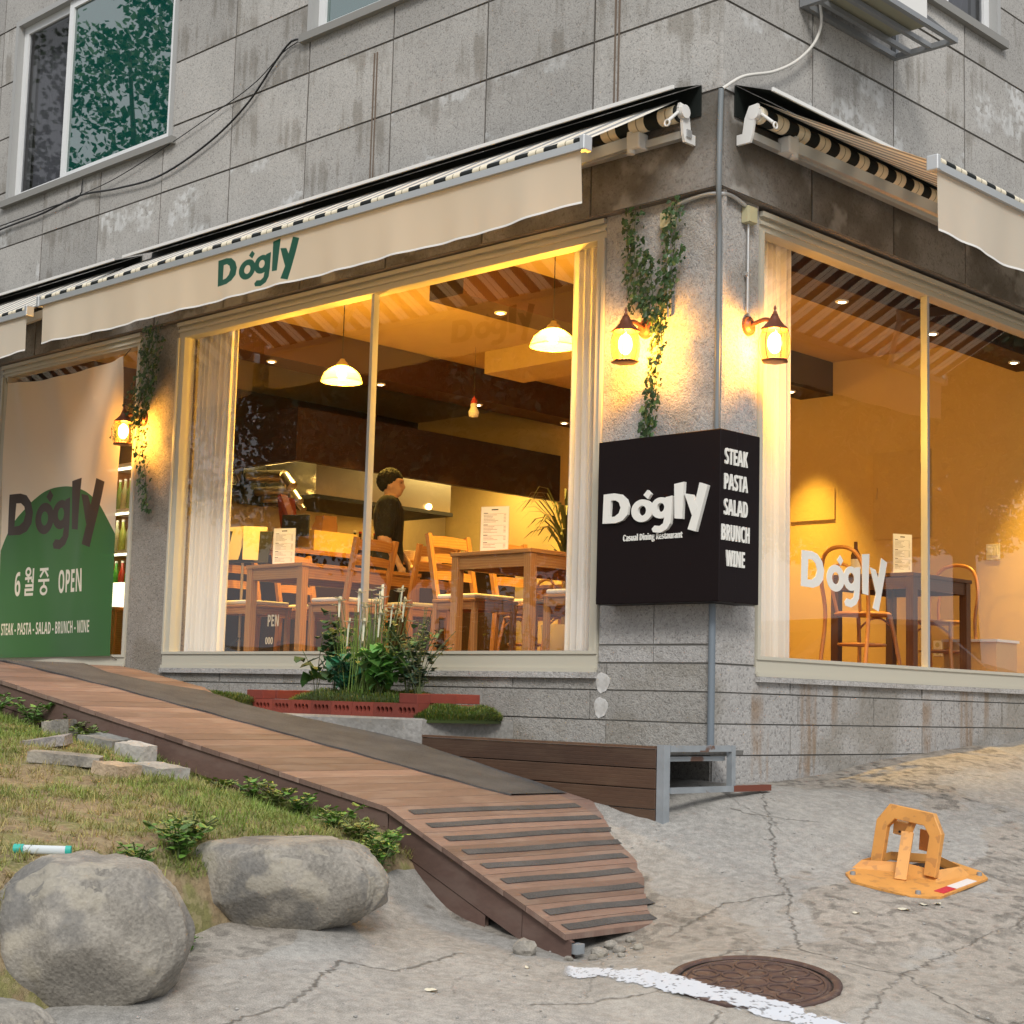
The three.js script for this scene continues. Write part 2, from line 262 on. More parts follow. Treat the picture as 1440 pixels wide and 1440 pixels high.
const groundY = (x, z) => { const d = Math.hypot(x - MH[0], z - MH[1]), g = groundRough(x, z); return d > 0.6 ? g : d < 0.3 ? mhPlane(x, z) - 0.035 : mix(mhPlane(x, z), g, sst(0.33, 0.6, d)); }; // the concrete is level with the manhole frame and leaves its hole open
const groundRough = (x, z) => ground0(x, z) + 0.012 * gn(x * 2.3, z * 2.3) + 0.007 * gn(x * 6 + 20, z * 6) + 0.003 * gn(x * 17, z * 17 + 50);
const groundN = (x, z) => { const e = 0.15; return V(-(ground0(x + e, z) - ground0(x - e, z)) / (2 * e), 1, -(ground0(x, z + e) - ground0(x, z - e)) / (2 * e)).normalize(); };

// old broken concrete: patches, aggregate, cracks; the texture lies 1:1 over 6 x 6 m from x = -2, z = -1.4
const GS = 6, GX = -2, GZ = -1.4;
const crackMask = (() => {
  const n = 1024, cv = document.createElement('canvas'); cv.width = cv.height = n; const c = cv.getContext('2d'); c.fillStyle = '#000'; c.fillRect(0, 0, n, n);
  const q = rngOf(41), px = (x, z) => [((x - GX) / GS) * n, ((z - GZ) / GS) * n];
  const walk = (pts, w, a) => { c.lineCap = c.lineJoin = 'round';
    for (let i = 0; i + 1 < pts.length; i++) { const [x0, z0] = pts[i], [x1, z1] = pts[i + 1], L = Math.hypot(x1 - x0, z1 - z0), m = Math.max(2, Math.round(L / 0.025)); let p = px(x0, z0);
      for (let k = 1; k <= m; k++) { const t = k / m, j = k < m ? 0.028 : 0; const e = px(x0 + (x1 - x0) * t + (q() - 0.5) * j, z0 + (z1 - z0) * t + (q() - 0.5) * j); c.strokeStyle = `rgba(255,255,255,${a * (0.55 + 0.45 * q())})`; c.lineWidth = w * (0.5 + q()); for (const ox of [-n, 0, n]) for (const oz of [-n, 0, n]) { c.beginPath(); c.moveTo(p[0] + ox, p[1] + oz); c.lineTo(e[0] + ox, e[1] + oz); c.stroke(); } p = e; } } };
  walk([[0.1, -0.28], [0.54, 0.22], [0.9, 0.7], [1.14, 0.93], [1.39, 1.28], [1.63, 1.55], [1.85, 1.59], [2.03, 1.46], [2.31, 1.64], [2.53, 1.68], [3, 2]], 1.5, 0.95);
  walk([[1.99, 0.37], [2.01, 1.14], [2.03, 1.46], [2.3, 2.2], [2.2, 3.2]], 1.3, 0.8); walk([[0.65, 3.15], [0.8, 2.99], [0.73, 2.59]], 2.4, 0.9); walk([[0.65, 3.15], [0.95, 3.6], [1.0, 4.3]], 2, 0.9); walk([[1.14, 0.93], [1.0, 1.25], [1.1, 1.75]], 2, 0.8);
  walk([[0.3, 0.23], [0.41, 0.19], [0.64, -0.06]], 2, 0.8); walk([[1.63, 1.55], [1.45, 1.8], [1.6, 2.3], [1.4, 2.9]], 2, 0.8); walk([[0.23, -1.35], [0.36, -1.3]], 3, 0.9); walk([[2.53, 1.68], [2.9, 1.0], [3.3, 0.4]], 2, 0.8);
  for (let k = 0; k < 20; k++) { let x = GX + q() * GS, z = GZ + q() * GS, a = q() * 6.28; const P = [[x, z]]; for (let i = 0; i < 3 + q() * 4; i++) { a += (q() - 0.5) * 1.4; x += Math.cos(a) * 0.14; z += Math.sin(a) * 0.14; P.push([x, z]); } walk(P, 0.8 + q() * 1.3, 0.35 + 0.45 * q()); }
  const d = c.getImageData(0, 0, n, n).data; return (u, v) => { const i = Math.min(n - 1, Math.floor(u * n)), j = Math.min(n - 1, Math.floor(v * n)); return d[(j * n + i) * 4] / 255; };
})();
const groundTex = tex(2048, (u, v) => {
  const big = fbm(u, v, 5, 5), mid = fbm(u, v, 22, 4, 3), fine = vn(u * 256, v * 256, 256), s = speck(), pit = fbm(u, v, 110, 2, 8);
  const patch = sst(0.535, 0.55, fbm(u, v, 6, 6, 12)), dirt = sst(0.38, 0.8, fbm(u, v, 4, 6, 30)) * (0.6 + 0.8 * vn(u * 200, v * 200, 200)), pale = sst(0.46, 0.76, fbm(u, v, 5, 6, 44)), cr = crackMask(u, v);
  let L = 0.255 + 0.1 * (big - 0.5) + 0.06 * (mid - 0.5) + 0.1 * (fine - 0.5) + 0.16 * (s - 0.5);
  const rough = 1 - patch; L -= rough * 0.1 * sst(0.52, 0.7, pit); if (s > 0.985 && rough > 0.5) L += 0.16;
  let c = [L * 1.06, L * 0.965, L * 0.84]; c = mix3(c, [L * 1.1, L * 1.07, L * 1.0], patch * 0.8);
  c = mix3(c, [0.15, 0.125, 0.09], 0.24 * dirt); c = mix3(c, [0.42, 0.395, 0.345], 0.28 * pale);
  c = mix3(c, [0.05, 0.043, 0.033], 0.8 * cr);
  return [...c, 0.45 + 0.5 * (mid - 0.5) + 0.12 * patch + rough * 0.4 * (pit - 0.5) + 0.08 * (fine - 0.5) - 0.7 * cr];
});
const groundMat = std({ ...rep(groundTex, GS), bumpScale: 0.008, roughness: 0.95 });
{
  const axis = (a, b, st, far) => { const q = []; let x = a, d = st; while (x > -far) { q.unshift(x); d *= 1.5; x -= d; } q.unshift(-far); q.pop(); for (x = a; x < b; x += st) q.push(x); d = st; while (x < far) { q.push(x); d *= 1.5; x += d; } q.push(far); return q; };
  const xs = axis(-1.6, 4.2, 0.035, 160), zs = axis(-5.5, 5.6, 0.04, 160), p = [], uv = [], ix = [], w = xs.length;
  for (const z of zs) for (const x of xs) { p.push(x, groundY(x, z), z); uv.push(x - GX, z - GZ); }
  for (let j = 0; j + 1 < zs.length; j++) for (let i = 0; i + 1 < w; i++) { const a = j * w + i; ix.push(a, a + w, a + 1, a + 1, a + w, a + w + 1); }
  const g = new THREE.BufferGeometry(); g.setAttribute('position', new THREE.Float32BufferAttribute(p, 3)); g.setAttribute('uv', new THREE.Float32BufferAttribute(uv, 2)); g.setIndex(ix); g.computeVertexNormals();
  struct('ground', g, groundMat);
}
// white painted parking line, worn through to the concrete
{
  const line = [[1.12, 2.44], [1.193, 2.39], [1.281, 2.345], [1.406, 2.325], [1.598, 2.315], [1.807, 2.3], [2.046, 2.29], [2.19, 2.285], [2.7, 2.27]];
  const c = new THREE.CatmullRomCurve3(line.map(([x, z]) => V(x, 0, z)));
  const cv = document.createElement('canvas'); const A = 1024, B = 128; cv.width = A; cv.height = B;
  const alpha = new Uint8Array(A * B * 4);
  for (let j = 0; j < B; j++) for (let i = 0; i < A; i++) { const u = i / A, v = j / B, e = Math.min(v, 1 - v) * 2, n = fbm(u, v / 8, 16, 5), m = fbm(u, v / 8, 90, 3, 4), wear = sst(0.06, 0.26, e + (n - 0.5) * 0.9 + (m - 0.5) * 0.6) * (0.35 + 0.65 * sst(0.28, 0.46, m + 0.25 * (n - 0.5) + 0.06)) * sst(0, 0.06, u + 0.05 * (n - 0.5)); const k = (j * A + i) * 4; alpha[k] = alpha[k + 1] = alpha[k + 2] = Math.round(235 * wear); alpha[k + 3] = 255; }
  const at = new THREE.DataTexture(alpha, A, B); at.magFilter = at.minFilter = THREE.LinearFilter; at.needsUpdate = true;
  const g = sheet(90, 8, (u, v) => { const q = c.getPoint(u), t = c.getTangent(u), h = (v - 0.5) * 0.18; const x = q.x - t.z * h, z = q.z + t.x * h; const mh = Math.hypot(x - 1.76, z - 2.06) < 0.36 ? mhPlane(x, z) + 0.0095 : -9; return [x, Math.max(groundY(x, z) + 0.004, mh), z]; });
  const o = struct('painted_line', g, std({ color: lin(0.56, 0.6, 0.66), roughness: 0.85, alphaMap: at, transparent: true, side: THREE.DoubleSide }));
}

// the raised lawn, held by boulders
const lawnEdge = new THREE.CatmullRomCurve3([[-0.05, 2.0], [-0.02, 2.45], [0.08, 2.8], [0.12, 3.3], [0.2, 3.75], [0.4, 4.15], [0.42, 4.7], [0.3, 5.4], [0.2, 7]].map(([x, z]) => V(x, 0, z)));
const lawnEdgePts = lawnEdge.getPoints(120);
const lawnX = (z) => { let b = lawnEdgePts[0]; for (const p of lawnEdgePts) if (Math.abs(p.z - z) < Math.abs(b.z - z)) b = p; return b.x; };
const lawnY = (x, z) => {
  const d = lawnX(z) - x, base = -0.605 - 0.055 * sst(2.75, 2.35, z) - 0.146 * Math.min(x, 0.1) - 0.005 * (z - 2.3) + 0.02 * gn(x * 2.1 + 3, z * 2.1) + 0.012 * gn(x * 6, z * 6 + 9);
  return d > 0.1 ? base - 0.06 * (1 - sst(0.1, 0.3, d)) : mix(-1.3, base - 0.06, sst(-0.22, 0.1, d));
};
const soilTex = tex(1024, (u, v) => { const a = fbm(u, v, 8, 5), f = fbm(u, v, 80, 3, 3), s = speck(), g = sst(0.45, 0.62, fbm(u, v, 12, 5, 7)), st = sst(0.5, 0.7, fbm(u, v * 1.0, 60, 2, 20)); let L = 1 + 0.5 * (a - 0.5) + 0.5 * (f - 0.5) + 0.25 * (s - 0.5); let c = [0.25 * L, 0.185 * L, 0.105 * L]; c = mix3(c, [0.17 * L, 0.19 * L, 0.05 * L], 0.6 * g); c = mix3(c, [0.42, 0.34, 0.2], 0.35 * st); return [...c, 0.5 + 0.5 * (f - 0.5) + 0.3 * (s - 0.5)]; });
const soilMat = std({ ...rep(soilTex, 1.3), bumpScale: 0.012, roughness: 1 });
struct('lawn', uvm(sheet(150, 110, (u, v) => { const z = 1.9 + v * 5, x = -7.5 + u * 8.3; return [x, lawnY(x, z), z]; })), soilMat);
{
  const blade = (() => { const L = new Leaves(), q = rngOf(9); for (let k = 0; k < 9; k++) { const a = q() * 6.283, h = 0.012 + 0.022 * q(), l = 0.03 * q() + 0.012, o = V((q() - 0.5) * 0.04, -0.004, (q() - 0.5) * 0.04), tip = o.clone().add(V(Math.cos(a) * l, h, Math.sin(a) * l)), mid = o.clone().lerp(tip, 0.5).add(V(0, h * 0.18, 0)); L.ribbon([o, mid, tip], (t) => 0.0019 * (1 - t * 0.85), [1, 1, 1]); } return L.geo(); })();
  const m = phy({ color: lin(1, 1, 1), roughness: 0.8, side: THREE.DoubleSide, transmission: 0.25, thickness: 0 });
  const q = rngOf(12), spots = [];
  for (let k = 0; k < 60000 && spots.length < 17000; k++) {
    const z = 1.95 + q() * 3.7, x = -4.6 + q() * 5.2; if (lawnX(z) - x < 0.05 || (z < 2.1 - 0.126 * (x + 0.27) - 0.05)) continue;
    const d = fbm(x / 8 + 0.5, z / 8, 12, 4, 5) + 0.25 * sst(-1.6, -3.2, x) + 0.12 * sst(0.35, 0.05, lawnX(z) - x); if (q() > sst(0.38, 0.66, d) * 0.85 + 0.15) continue; spots.push([x, z, d]);
  }
  const o = new THREE.InstancedMesh(blade, m, spots.length), M = new THREE.Matrix4(), col = new THREE.Color();
  spots.forEach(([x, z, d], i) => { const s = 0.6 + 0.9 * q(); M.compose(V(x, lawnY(x, z), z), new THREE.Quaternion().setFromAxisAngle(V(0, 1, 0), q() * 6.28), V(s, s * (0.7 + 0.7 * q()), s)); o.setMatrixAt(i, M); const g = Math.min(1, Math.max(0, (d - 0.38) * 3 + (q() - 0.5) * 0.9)); const f = 0.7 + 0.6 * q(); col.setRGB(mix(0.38, 0.17, g) * f, mix(0.31, 0.27, g) * f, mix(0.12, 0.035, g) * f); o.setColorAt(i, col); });
  o.name = 'grass'; o.userData = { kind: 'stuff', label: 'patchy dry and green grass on the raised lawn beside the wooden ramp', category: 'grass' }; sh(o); scene.add(o);
}

// ---------------------------------------------------------------- the building
const building = thing('restaurant_building', 'grey granite corner building with large cream framed shop windows', 'building');
function cut(rects, h) { // rects minus one hole, all [u0, u1, v0, v1]
  const out = [];
  for (const [a, b, c, d] of rects) {
    const u0 = Math.max(a, h[0]), u1 = Math.min(b, h[1]), v0 = Math.max(c, h[2]), v1 = Math.min(d, h[3]);
    if (u0 >= u1 || v0 >= v1) { out.push([a, b, c, d]); continue; }
    if (a < u0) out.push([a, u0, c, d]); if (u1 < b) out.push([u1, b, c, d]); if (c < v0) out.push([u0, u1, c, v0]); if (v1 < d) out.push([u0, u1, v1, d]);
  }
  return out.filter(([a, b, c, d]) => b - a > 0.004 && d - c > 0.004);
}
const holesA = [[-8.3, -5.58, 4.47, 6.25], [-3.85, -2.3, 4.87, 6.0]], holesB = [[-3.34, -2.05, 4.85, 6.0]];
// structural wall behind the stone
const faceA = (r, z0, z1) => bb(r[0], r[1], r[2], r[3], z0, z1), faceB = (r, x0, x1) => bb(x0, x1, r[2], r[3], r[0], r[1]);
{
  let ra = [[-10, -0.3, 2.99, 7.6]], rb2 = [[-8, -0.028, 2.99, 7.6]]; for (const h of holesA) ra = cut(ra, h); for (const h of holesB) rb2 = cut(rb2, h);
  part(building, 'wall', uvm(merge([...ra.map((r) => faceA(r, -0.3, -0.026)), ...rb2.map((r) => faceB(r, -0.3, -0.026))])), coreMat);
}
{ // dark elastic sealant that fills the joints between the panels, a little back from the stone
  let ra = [[-10, -0.006, 2.96, 7.6]], rb2 = [[-8, -0.03, 2.96, 7.6]]; for (const h of holesA) ra = cut(ra, h); for (const h of holesB) rb2 = cut(rb2, h);
  part(building, 'joint_sealant', merge([...ra.map((r) => faceA(r, -0.024, -0.006)), ...rb2.map((r) => faceB(r, -0.024, -0.006))]), std({ color: lin(0.075, 0.066, 0.056), roughness: 0.8 }), 'dark sealant in the joints between the granite panels');
}
// granite panels, one mesh each, with open joints
const xsA = [0]; for (let x = -0.985; x > -10; x -= 0.945) xsA.push(x); xsA.push(-10);
const zsB = [0]; for (let z = -0.925; z > -8; z -= 0.948) zsB.push(z); zsB.push(-8);
const rowsY = [2.95, 3.52, 4.06, 4.6, 5.14, 5.68, 6.22, 6.76, 7.3];
const pq = rngOf(31), J = 0.008;
function panels(edges, holes, face, side) {
  for (let j = 0; j + 1 < rowsY.length; j++) for (let i = 0; i + 1 < edges.length; i++) {
    const proud = (pq() - 0.5) * 0.004;
    let r = [[edges[i + 1] + J, edges[i] - (i ? J : side ? 0.016 : 0.0), rowsY[j] + (j ? J : 0), rowsY[j + 1] - J]]; for (const h of holes) r = cut(r, h); if (!r.length) continue;
    const g = uvm(merge(r.map((q) => face(q, -0.03, proud))), pq() * 2, pq() * 2);
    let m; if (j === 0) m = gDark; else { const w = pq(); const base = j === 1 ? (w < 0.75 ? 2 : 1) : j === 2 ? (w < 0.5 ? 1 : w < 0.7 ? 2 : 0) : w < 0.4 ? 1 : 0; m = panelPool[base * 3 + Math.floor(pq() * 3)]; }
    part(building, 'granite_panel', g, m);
  }
}
panels(xsA, holesA, faceA, false); panels(zsB, holesB, faceB, true);
// sealant strips of two old cable chases
for (const [x, y0, y1] of [[-3.06, 3.58, 4.55], [-0.8, 3.58, 4.6]]) part(building, 'sealant_strip', merge([bb(x - 0.016, x - 0.006, y0, y1, -0.002, 0.006), bb(x + 0.014, x + 0.024, y0, y1, -0.002, 0.006)]), std({ color: lin(0.16, 0.12, 0.09), roughness: 0.9 }));
// lintel underside
const soffitMat = std({ ...rep(concreteTex, 1.6), color: lin(0.85, 0.76, 0.7), roughness: 0.95 });
part(building, 'lintel_underside', uvm(merge([bb(-10, -0.012, 2.945, 2.988, -0.3, -0.012), bb(-0.3, -0.012, 2.945, 2.988, -8, -0.3)])), soffitMat);
// corner pillar (stone slab above, blocks below), end pillar, plinths
const BY = [0.232, 0.075, -0.1, -0.275, -0.45, -0.75, -1.1];
part(building, 'pillar', uvm(bb(-0.9, -0.07, -1.3, 2.944, -0.46, -0.07)), coreMat);
part(building, 'pillar_slab', uvm(bb(-0.9, -0.02, 0.58, 2.944, -0.09, -0.06), 0.3, 0.7), gRough);
part(building, 'pillar_slab', uvm(bb(-0.09, -0.06, 0.58, 2.944, -0.46, -0.062), 0.9, 0.2), gRough);
const q4 = rngOf(8), plinthStone = tinted(gRough, [0.84, 0.83, 0.8]);
function blockRow(face, u0, u1, y0, y1, n, mats, inset = 0) { const w = (u1 - u0) / n; for (let k = 0; k < n; k++) { const p = (q4() - 0.5) * 0.006; part(building, 'stone_block', uvm(face([u0 + k * w + 0.004, u0 + (k + 1) * w - 0.004, y0 + 0.004, y1 - 0.004], -0.1, -0.06 + p + inset), inset ? 0 : q4() * 2, inset ? 0 : q4() * 2), mats[Math.floor(q4() * mats.length)]); } }
blockRow(faceA, -0.9, -0.064, 0.34, 0.575, 2, [gRough]); blockRow(faceA, -0.9, -0.064, 0.235, 0.335, 2, [gRough]); blockRow(faceB, -0.46, -0.064, 0.235, 0.575, 1, [gRough, gRust]);
for (let j = 0; j + 1 < BY.length; j++) {
  blockRow(faceA, -5.43, -0.064, BY[j + 1], Math.min(BY[j], j === 0 ? 0.232 : 9), j % 2 ? 6 : 7, [plinthStone, plinthStone, tinted(plinthStone, [0.76, 0.75, 0.72])]);
  if (j < 4) blockRow(faceB, -7.6, -0.064, BY[j + 1], BY[j], j % 2 ? 9 : 10, [tinted(gRust, 0.9), tinted(gRust, 0.85)], 0.0001);
}
part(building, 'plinth', uvm(merge([bb(-10, -0.075, -1.3, 0.14, -0.3, -0.075), bb(-0.3, -0.075, -1.3, 0.14, -8, -0.3)])), coreMat);
part(building, 'pillar', uvm(bb(-5.955, -5.43, -0.2, 2.944, -0.4, -0.06), 0.4, 0.1), tinted(gRough, [0.72, 0.67, 0.6]), 'grey stone pillar beside the banner window');
part(building, 'stone_ledge', uvm(merge([bb(-5.428, -0.905, 0.142, 0.178, -0.16, -0.03)])), gRough);
part(building, 'stone_ledge', uvm(bb(-0.16, -0.03, 0.142, 0.172, -6.2, -0.47)), gRough);
part(building, 'pillar', uvm(bb(-0.35, -0.06, -1, 2.944, -7.6, -6.25)), gRough);
part(building, 'pillar', uvm(bb(-10, -8.25, -0.5, 2.944, -0.4, -0.06)), gRough);

for (const [x, y] of [[-0.86, 0.115], [-0.87, -0.03]]) part(building, 'filler_patch', ext(shp(ell(0, 0, 0.055, 0.06, 14).map(([a, b], i) => [a * (0.8 + 0.35 * LAT[i * 7 + 3]), b * (0.8 + 0.35 * LAT[i * 5 + 90])])), 0.004).translate(x, y, -0.06), std({ ...rep(concreteTex, 1.6), color: lin(2.2, 2.25, 2.35), roughness: 0.9 }), 'pale filler patch on the plinth');
// shop windows: frame members, mullion, panes
function shopWindow(face, u0, u1, y0, y1, mull, bot, top, side) {
  const w = sub(building, 'shop_window');
  const fr = (a, b, c, d, z0, z1) => face([a, b, c, d], z0, z1);
  part(w, 'frame_sill', merge([fr(u0, u1, y0, y0 + bot, -0.17, -0.055), fr(u0, u1, y0 - 0.012, y0 + 0.012, -0.055, -0.04), fr(u0, u1, y0 + bot - 0.02, y0 + bot, -0.055, -0.045)]), frameCream);
  part(w, 'frame_head', merge([fr(u0, u1, y1 - top, y1, -0.17, -0.065), fr(u0, u1, y1 - 0.03, y1, -0.065, -0.035), fr(u0, u1, y1 - 0.075, y1 - 0.055, -0.065, -0.05)]), frameCream);
  for (const [a, b] of [[u0, u0 + side], [u1 - side, u1]]) part(w, 'frame_side', merge([fr(a, b, y0 + bot, y1 - top, -0.17, -0.065), fr(a === u0 ? a : b - 0.02, a === u0 ? a + 0.02 : b, y0 + bot, y1 - top, -0.065, -0.045)]), frameCream);
  for (const m of mull) part(w, 'mullion', fr(m - 0.014, m + 0.014, y0 + bot, y1 - top, -0.135, -0.085), alu);
  const e = [u0 + side, ...mull.flatMap((m) => [m - 0.014, m + 0.014]), u1 - side];
  for (let i = 0; i < e.length; i += 2) { const g = face([e[i], e[i + 1], y0 + bot, y1 - top], -0.111, -0.11); const p = new THREE.PlaneGeometry(e[i + 1] - e[i], y1 - top - y0 - bot); if (face === faceB) p.rotateY(Math.PI / 2); p.translate(face === faceA ? (e[i] + e[i + 1]) / 2 : -0.11, (y0 + bot + y1 - top) / 2, face === faceA ? -0.11 : (e[i] + e[i + 1]) / 2); part(w, 'pane', p, glass); }
  return w;
}
shopWindow(faceA, -5.428, -0.905, 0.19, 2.935, [-3.09], 0.115, 0.12, 0.075);
shopWindow(faceB, -6.2, -0.468, 0.185, 2.915, [-4.4, -2.46], 0.105, 0.11, 0.06);
shopWindow(faceA, -8.25, -5.96, 0.19, 2.935, [], 0.09, 0.1, 0.07);

// upper windows
const upperRoom = std({ color: lin(0.3, 0.3, 0.3), roughness: 0.9, side: THREE.DoubleSide });
function upperWindow(face, u0, u1, y0, y1, split, left, right, depthSide) {
  const w = sub(building, 'upper_window'), fr = (a, b, c, d, z0, z1) => face([a, b, c, d], z0, z1), t = 0.075;
  part(w, 'surround', merge([fr(u0, u0 + 0.05, y0, y1, -0.2, 0.012), fr(u1 - 0.05, u1, y0, y1, -0.2, 0.012), fr(u0 + 0.05, u1 - 0.05, y1 - 0.05, y1, -0.2, 0.012)]), std({ color: lin(0.36, 0.36, 0.35), roughness: 0.6 }));
  part(w, 'sill', fr(u0 - 0.05, u1 + 0.05, y0 - 0.03, y0 + 0.03, -0.2, 0.05), std({ color: lin(0.24, 0.235, 0.22), roughness: 0.8 }));
  const a0 = u0 + 0.05, a1 = u1 - 0.05, b0 = y0 + 0.03, b1 = y1 - 0.05;
  for (const [p, q, mat, z, name] of [[a0, split + 0.02, left, -0.09, 'sash'], [split - 0.035, a1, right, -0.055, 'sash']]) {
    const s = part(w, name, merge([fr(p, p + t, b0, b1, z, z + 0.035), fr(q - t, q, b0, b1, z, z + 0.035), fr(p + t, q - t, b0, b0 + t, z, z + 0.035), fr(p + t, q - t, b1 - t, b1, z, z + 0.035)]), whiteFrame);
    const g = new THREE.PlaneGeometry(q - p - 2 * t, b1 - b0 - 2 * t); if (face === faceB) g.rotateY(Math.PI / 2); const c = (p + q) / 2, m = (b0 + b1) / 2; g.translate(face === faceA ? c : z + 0.015, m, face === faceA ? z + 0.015 : c); part(w, 'pane', g, mat);
  }
  const k = 1.6; part(w, 'dark_room_box', face === faceA ? new THREE.BoxGeometry(u1 - u0 + 0.4, y1 - y0 + 0.4, k).translate((u0 + u1) / 2, (y0 + y1) / 2, -0.301 - k / 2) : new THREE.BoxGeometry(k, y1 - y0 + 0.4, u1 - u0 + 0.4).translate(-0.301 - k / 2, (y0 + y1) / 2, (u0 + u1) / 2), std({ color: lin(0.05, 0.05, 0.05), roughness: 1, side: THREE.DoubleSide }));  // near-black box added behind the panes, its colour stands for the unlit room
  // net curtain just inside the left sash
  part(w, 'net_curtain', sheet(60, 2, (s, v) => { const u = mix(a0, split, s), d = -0.24 + 0.02 * Math.sin(s * 60) + 0.012 * Math.sin(s * 23); return face === faceA ? [u, mix(b0, b1, v), d] : [d, mix(b0, b1, v), u]; }), std({ color: lin(0.22, 0.22, 0.24), roughness: 1, side: THREE.DoubleSide }));
}
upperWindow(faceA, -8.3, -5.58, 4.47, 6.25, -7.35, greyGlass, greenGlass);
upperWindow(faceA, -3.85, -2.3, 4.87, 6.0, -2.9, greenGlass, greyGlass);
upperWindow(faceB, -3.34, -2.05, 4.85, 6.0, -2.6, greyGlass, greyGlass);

// the dining room: floor, ceiling, walls, beams
const FL = 0.24, CE = 3.06, BZ = -4.9, LX = -9.2;
part(building, 'floor', uvm(bb(LX - 0.2, -0.16, 0.1, FL, BZ - 0.2, -0.16)), floorMat);
part(building, 'ceiling', uvm(bb(LX - 0.2, -0.31, CE, CE + 0.15, BZ - 0.2, -0.31)), ceilMat);
part(building, 'interior_wall', uvm(bb(LX - 0.2, -0.31, FL, CE, BZ - 0.15, BZ)), plaster);
part(building, 'interior_wall', uvm(bb(LX - 0.15, LX, FL, CE, BZ, -0.31)), plaster);
part(building, 'interior_wall', uvm(merge([bb(-0.31, -0.172, FL, 3.2, BZ - 0.15, BZ)])), plaster);
part(building, 'head_lining', uvm(merge([bb(-9.2, -0.31, 2.989, CE, -0.31, -0.301), bb(-0.31, -0.301, 2.989, CE, BZ, -0.31)])), plaster);
for (const [x0, x1] of [[-0.68, -0.34], [-2.76, -2.42], [-5.48, -5.14], [-8.2, -7.86]]) part(building, 'ceiling_beam', uvm(bb(x0, x1, 2.76, CE, BZ, -0.32), 0, 0, true), beamMat);
part(building, 'ceiling_duct', uvm(bb(-4.6, -2.78, 2.86, CE, -3.2, -2.7)), plaster);
part(building, 'wall_hatch', merge([bb(-2.85, -2.39, 1.655, 1.925, BZ, BZ + 0.012)]), tinted(plaster, 0.93), 'flush service hatch in the ochre wall');
part(building, 'electrical_cabinet', merge([bb(-2.0, -1.45, 1.45, 2.2, BZ, BZ + 0.02), bb(-1.97, -1.955, 1.8, 1.9, BZ + 0.02, BZ + 0.03)]), tinted(plaster, 0.93));
part(building, 'roof', uvm(bb(-10, 0, 7.6, 7.75, -8, 0)), concrete);
part(building, 'wall', uvm(merge([bb(-10, -9.7, -1, 7.6, -8, -0.41), bb(-9.7, -0.4, -1, 7.6, -8, -7.7)])), coreMat);

// ---------------------------------------------------------------- hand-cut lettering of the shop's name (about 150 x 78 units, baseline at 0)
const LOGO = [
  { o: [[0, 1], [1, 45], [17, 45.5], [27, 43], [35, 35], [38.5, 24], [37, 12], [30, 4], [20, 0.5]], h: [[[11, 10], [18, 10.5], [24, 15], [26.5, 23], [24, 31], [18.5, 35], [12, 35]]] },
  { o: ell(58, 16, 15.5, 16.8), h: [ell(58, 16, 6, 7.5, 18)] },
  { o: [[60, 39], [65.5, 46], [71, 39.5], [66.5, 32.5]], h: [] },
  { o: ell(85, 18, 14, 15.5), h: [ell(85, 18.5, 5.2, 6.8, 18)] },
  { o: [[92, 33], [101, 34.5], [100.5, 8], [99, -6], [94, -14], [85, -18.5], [75, -17], [73, -12], [77, -7.5], [84, -8.5], [89, -5], [90.5, 3]], h: [] },
  { o: [[105, 1], [115.5, -0.5], [117.5, 53], [104, 51]], h: [] },
  { o: [[139, 50], [150, 45], [134.5, -20], [123.5, -16], [129.5, 4]], h: [] },
  { o: [[118.5, 36], [129, 33.5], [137, 15], [129.5, 3]], h: [] },
];
function logoGeo(width, depth) { // centred on x, baseline at y = 0; overlapping strokes differ in depth so that no faces coincide
  const s = width / 150; return merge(LOGO.map(({ o, h }, i) => ext(shp(o, h), (depth / s) * (1 + 0.06 * i)))).translate(-75, 0, 0).scale(s, s * 0.76, s);
}
function logoDraw(c, x, y, w, fill, high = 1) { const s = w / 150, t = s * high; c.fillStyle = fill; for (const { o, h } of LOGO) { c.beginPath(); for (const P of [o, ...h]) { P.forEach(([a, b], i) => c[i ? 'lineTo' : 'moveTo'](x + a * s, y - b * t)); c.closePath(); } c.fill('evenodd'); } }
const canvasTex = (w, h, draw) => { const cv = document.createElement('canvas'); cv.width = w; cv.height = h; draw(cv.getContext('2d')); const t = new THREE.CanvasTexture(cv); t.colorSpace = THREE.SRGBColorSpace; return t; };

// ---------------------------------------------------------------- awnings
const stripeTex = (() => { const n = 128, a = new Uint8Array(n * 4 * 4); for (let j = 0; j < 4; j++) for (let i = 0; i < n; i++) { const k = (j * n + i) * 4, b = i / n < 0.46, thin = Math.abs(i / n - 0.73) < 0.02; a.set(b ? [24, 28, 26, 255] : thin ? [150, 142, 120, 255] : [226, 216, 192, 255], k); } const t = new THREE.DataTexture(a, n, 4); t.wrapS = t.wrapT = THREE.RepeatWrapping; t.magFilter = t.minFilter = THREE.LinearFilter; t.colorSpace = THREE.SRGBColorSpace; t.needsUpdate = true; return t; })();
const stripeCloth = phy({ map: stripeTex, roughness: 0.95, side: THREE.DoubleSide, transmission: 0.45, thickness: 0 });
const stripeSolid = std({ map: stripeTex, roughness: 0.95 });
const stripeUV = (g) => { const p = g.attributes.position, u = g.attributes.uv; for (let i = 0; i < p.count; i++) u.setXY(i, p.getX(i) / 0.218, 0.5); return g; };
const awnShade = std({ color: lin(0.012, 0.016, 0.014), roughness: 0.5 });  // near-black colour paints in the shadow inside the awning housing
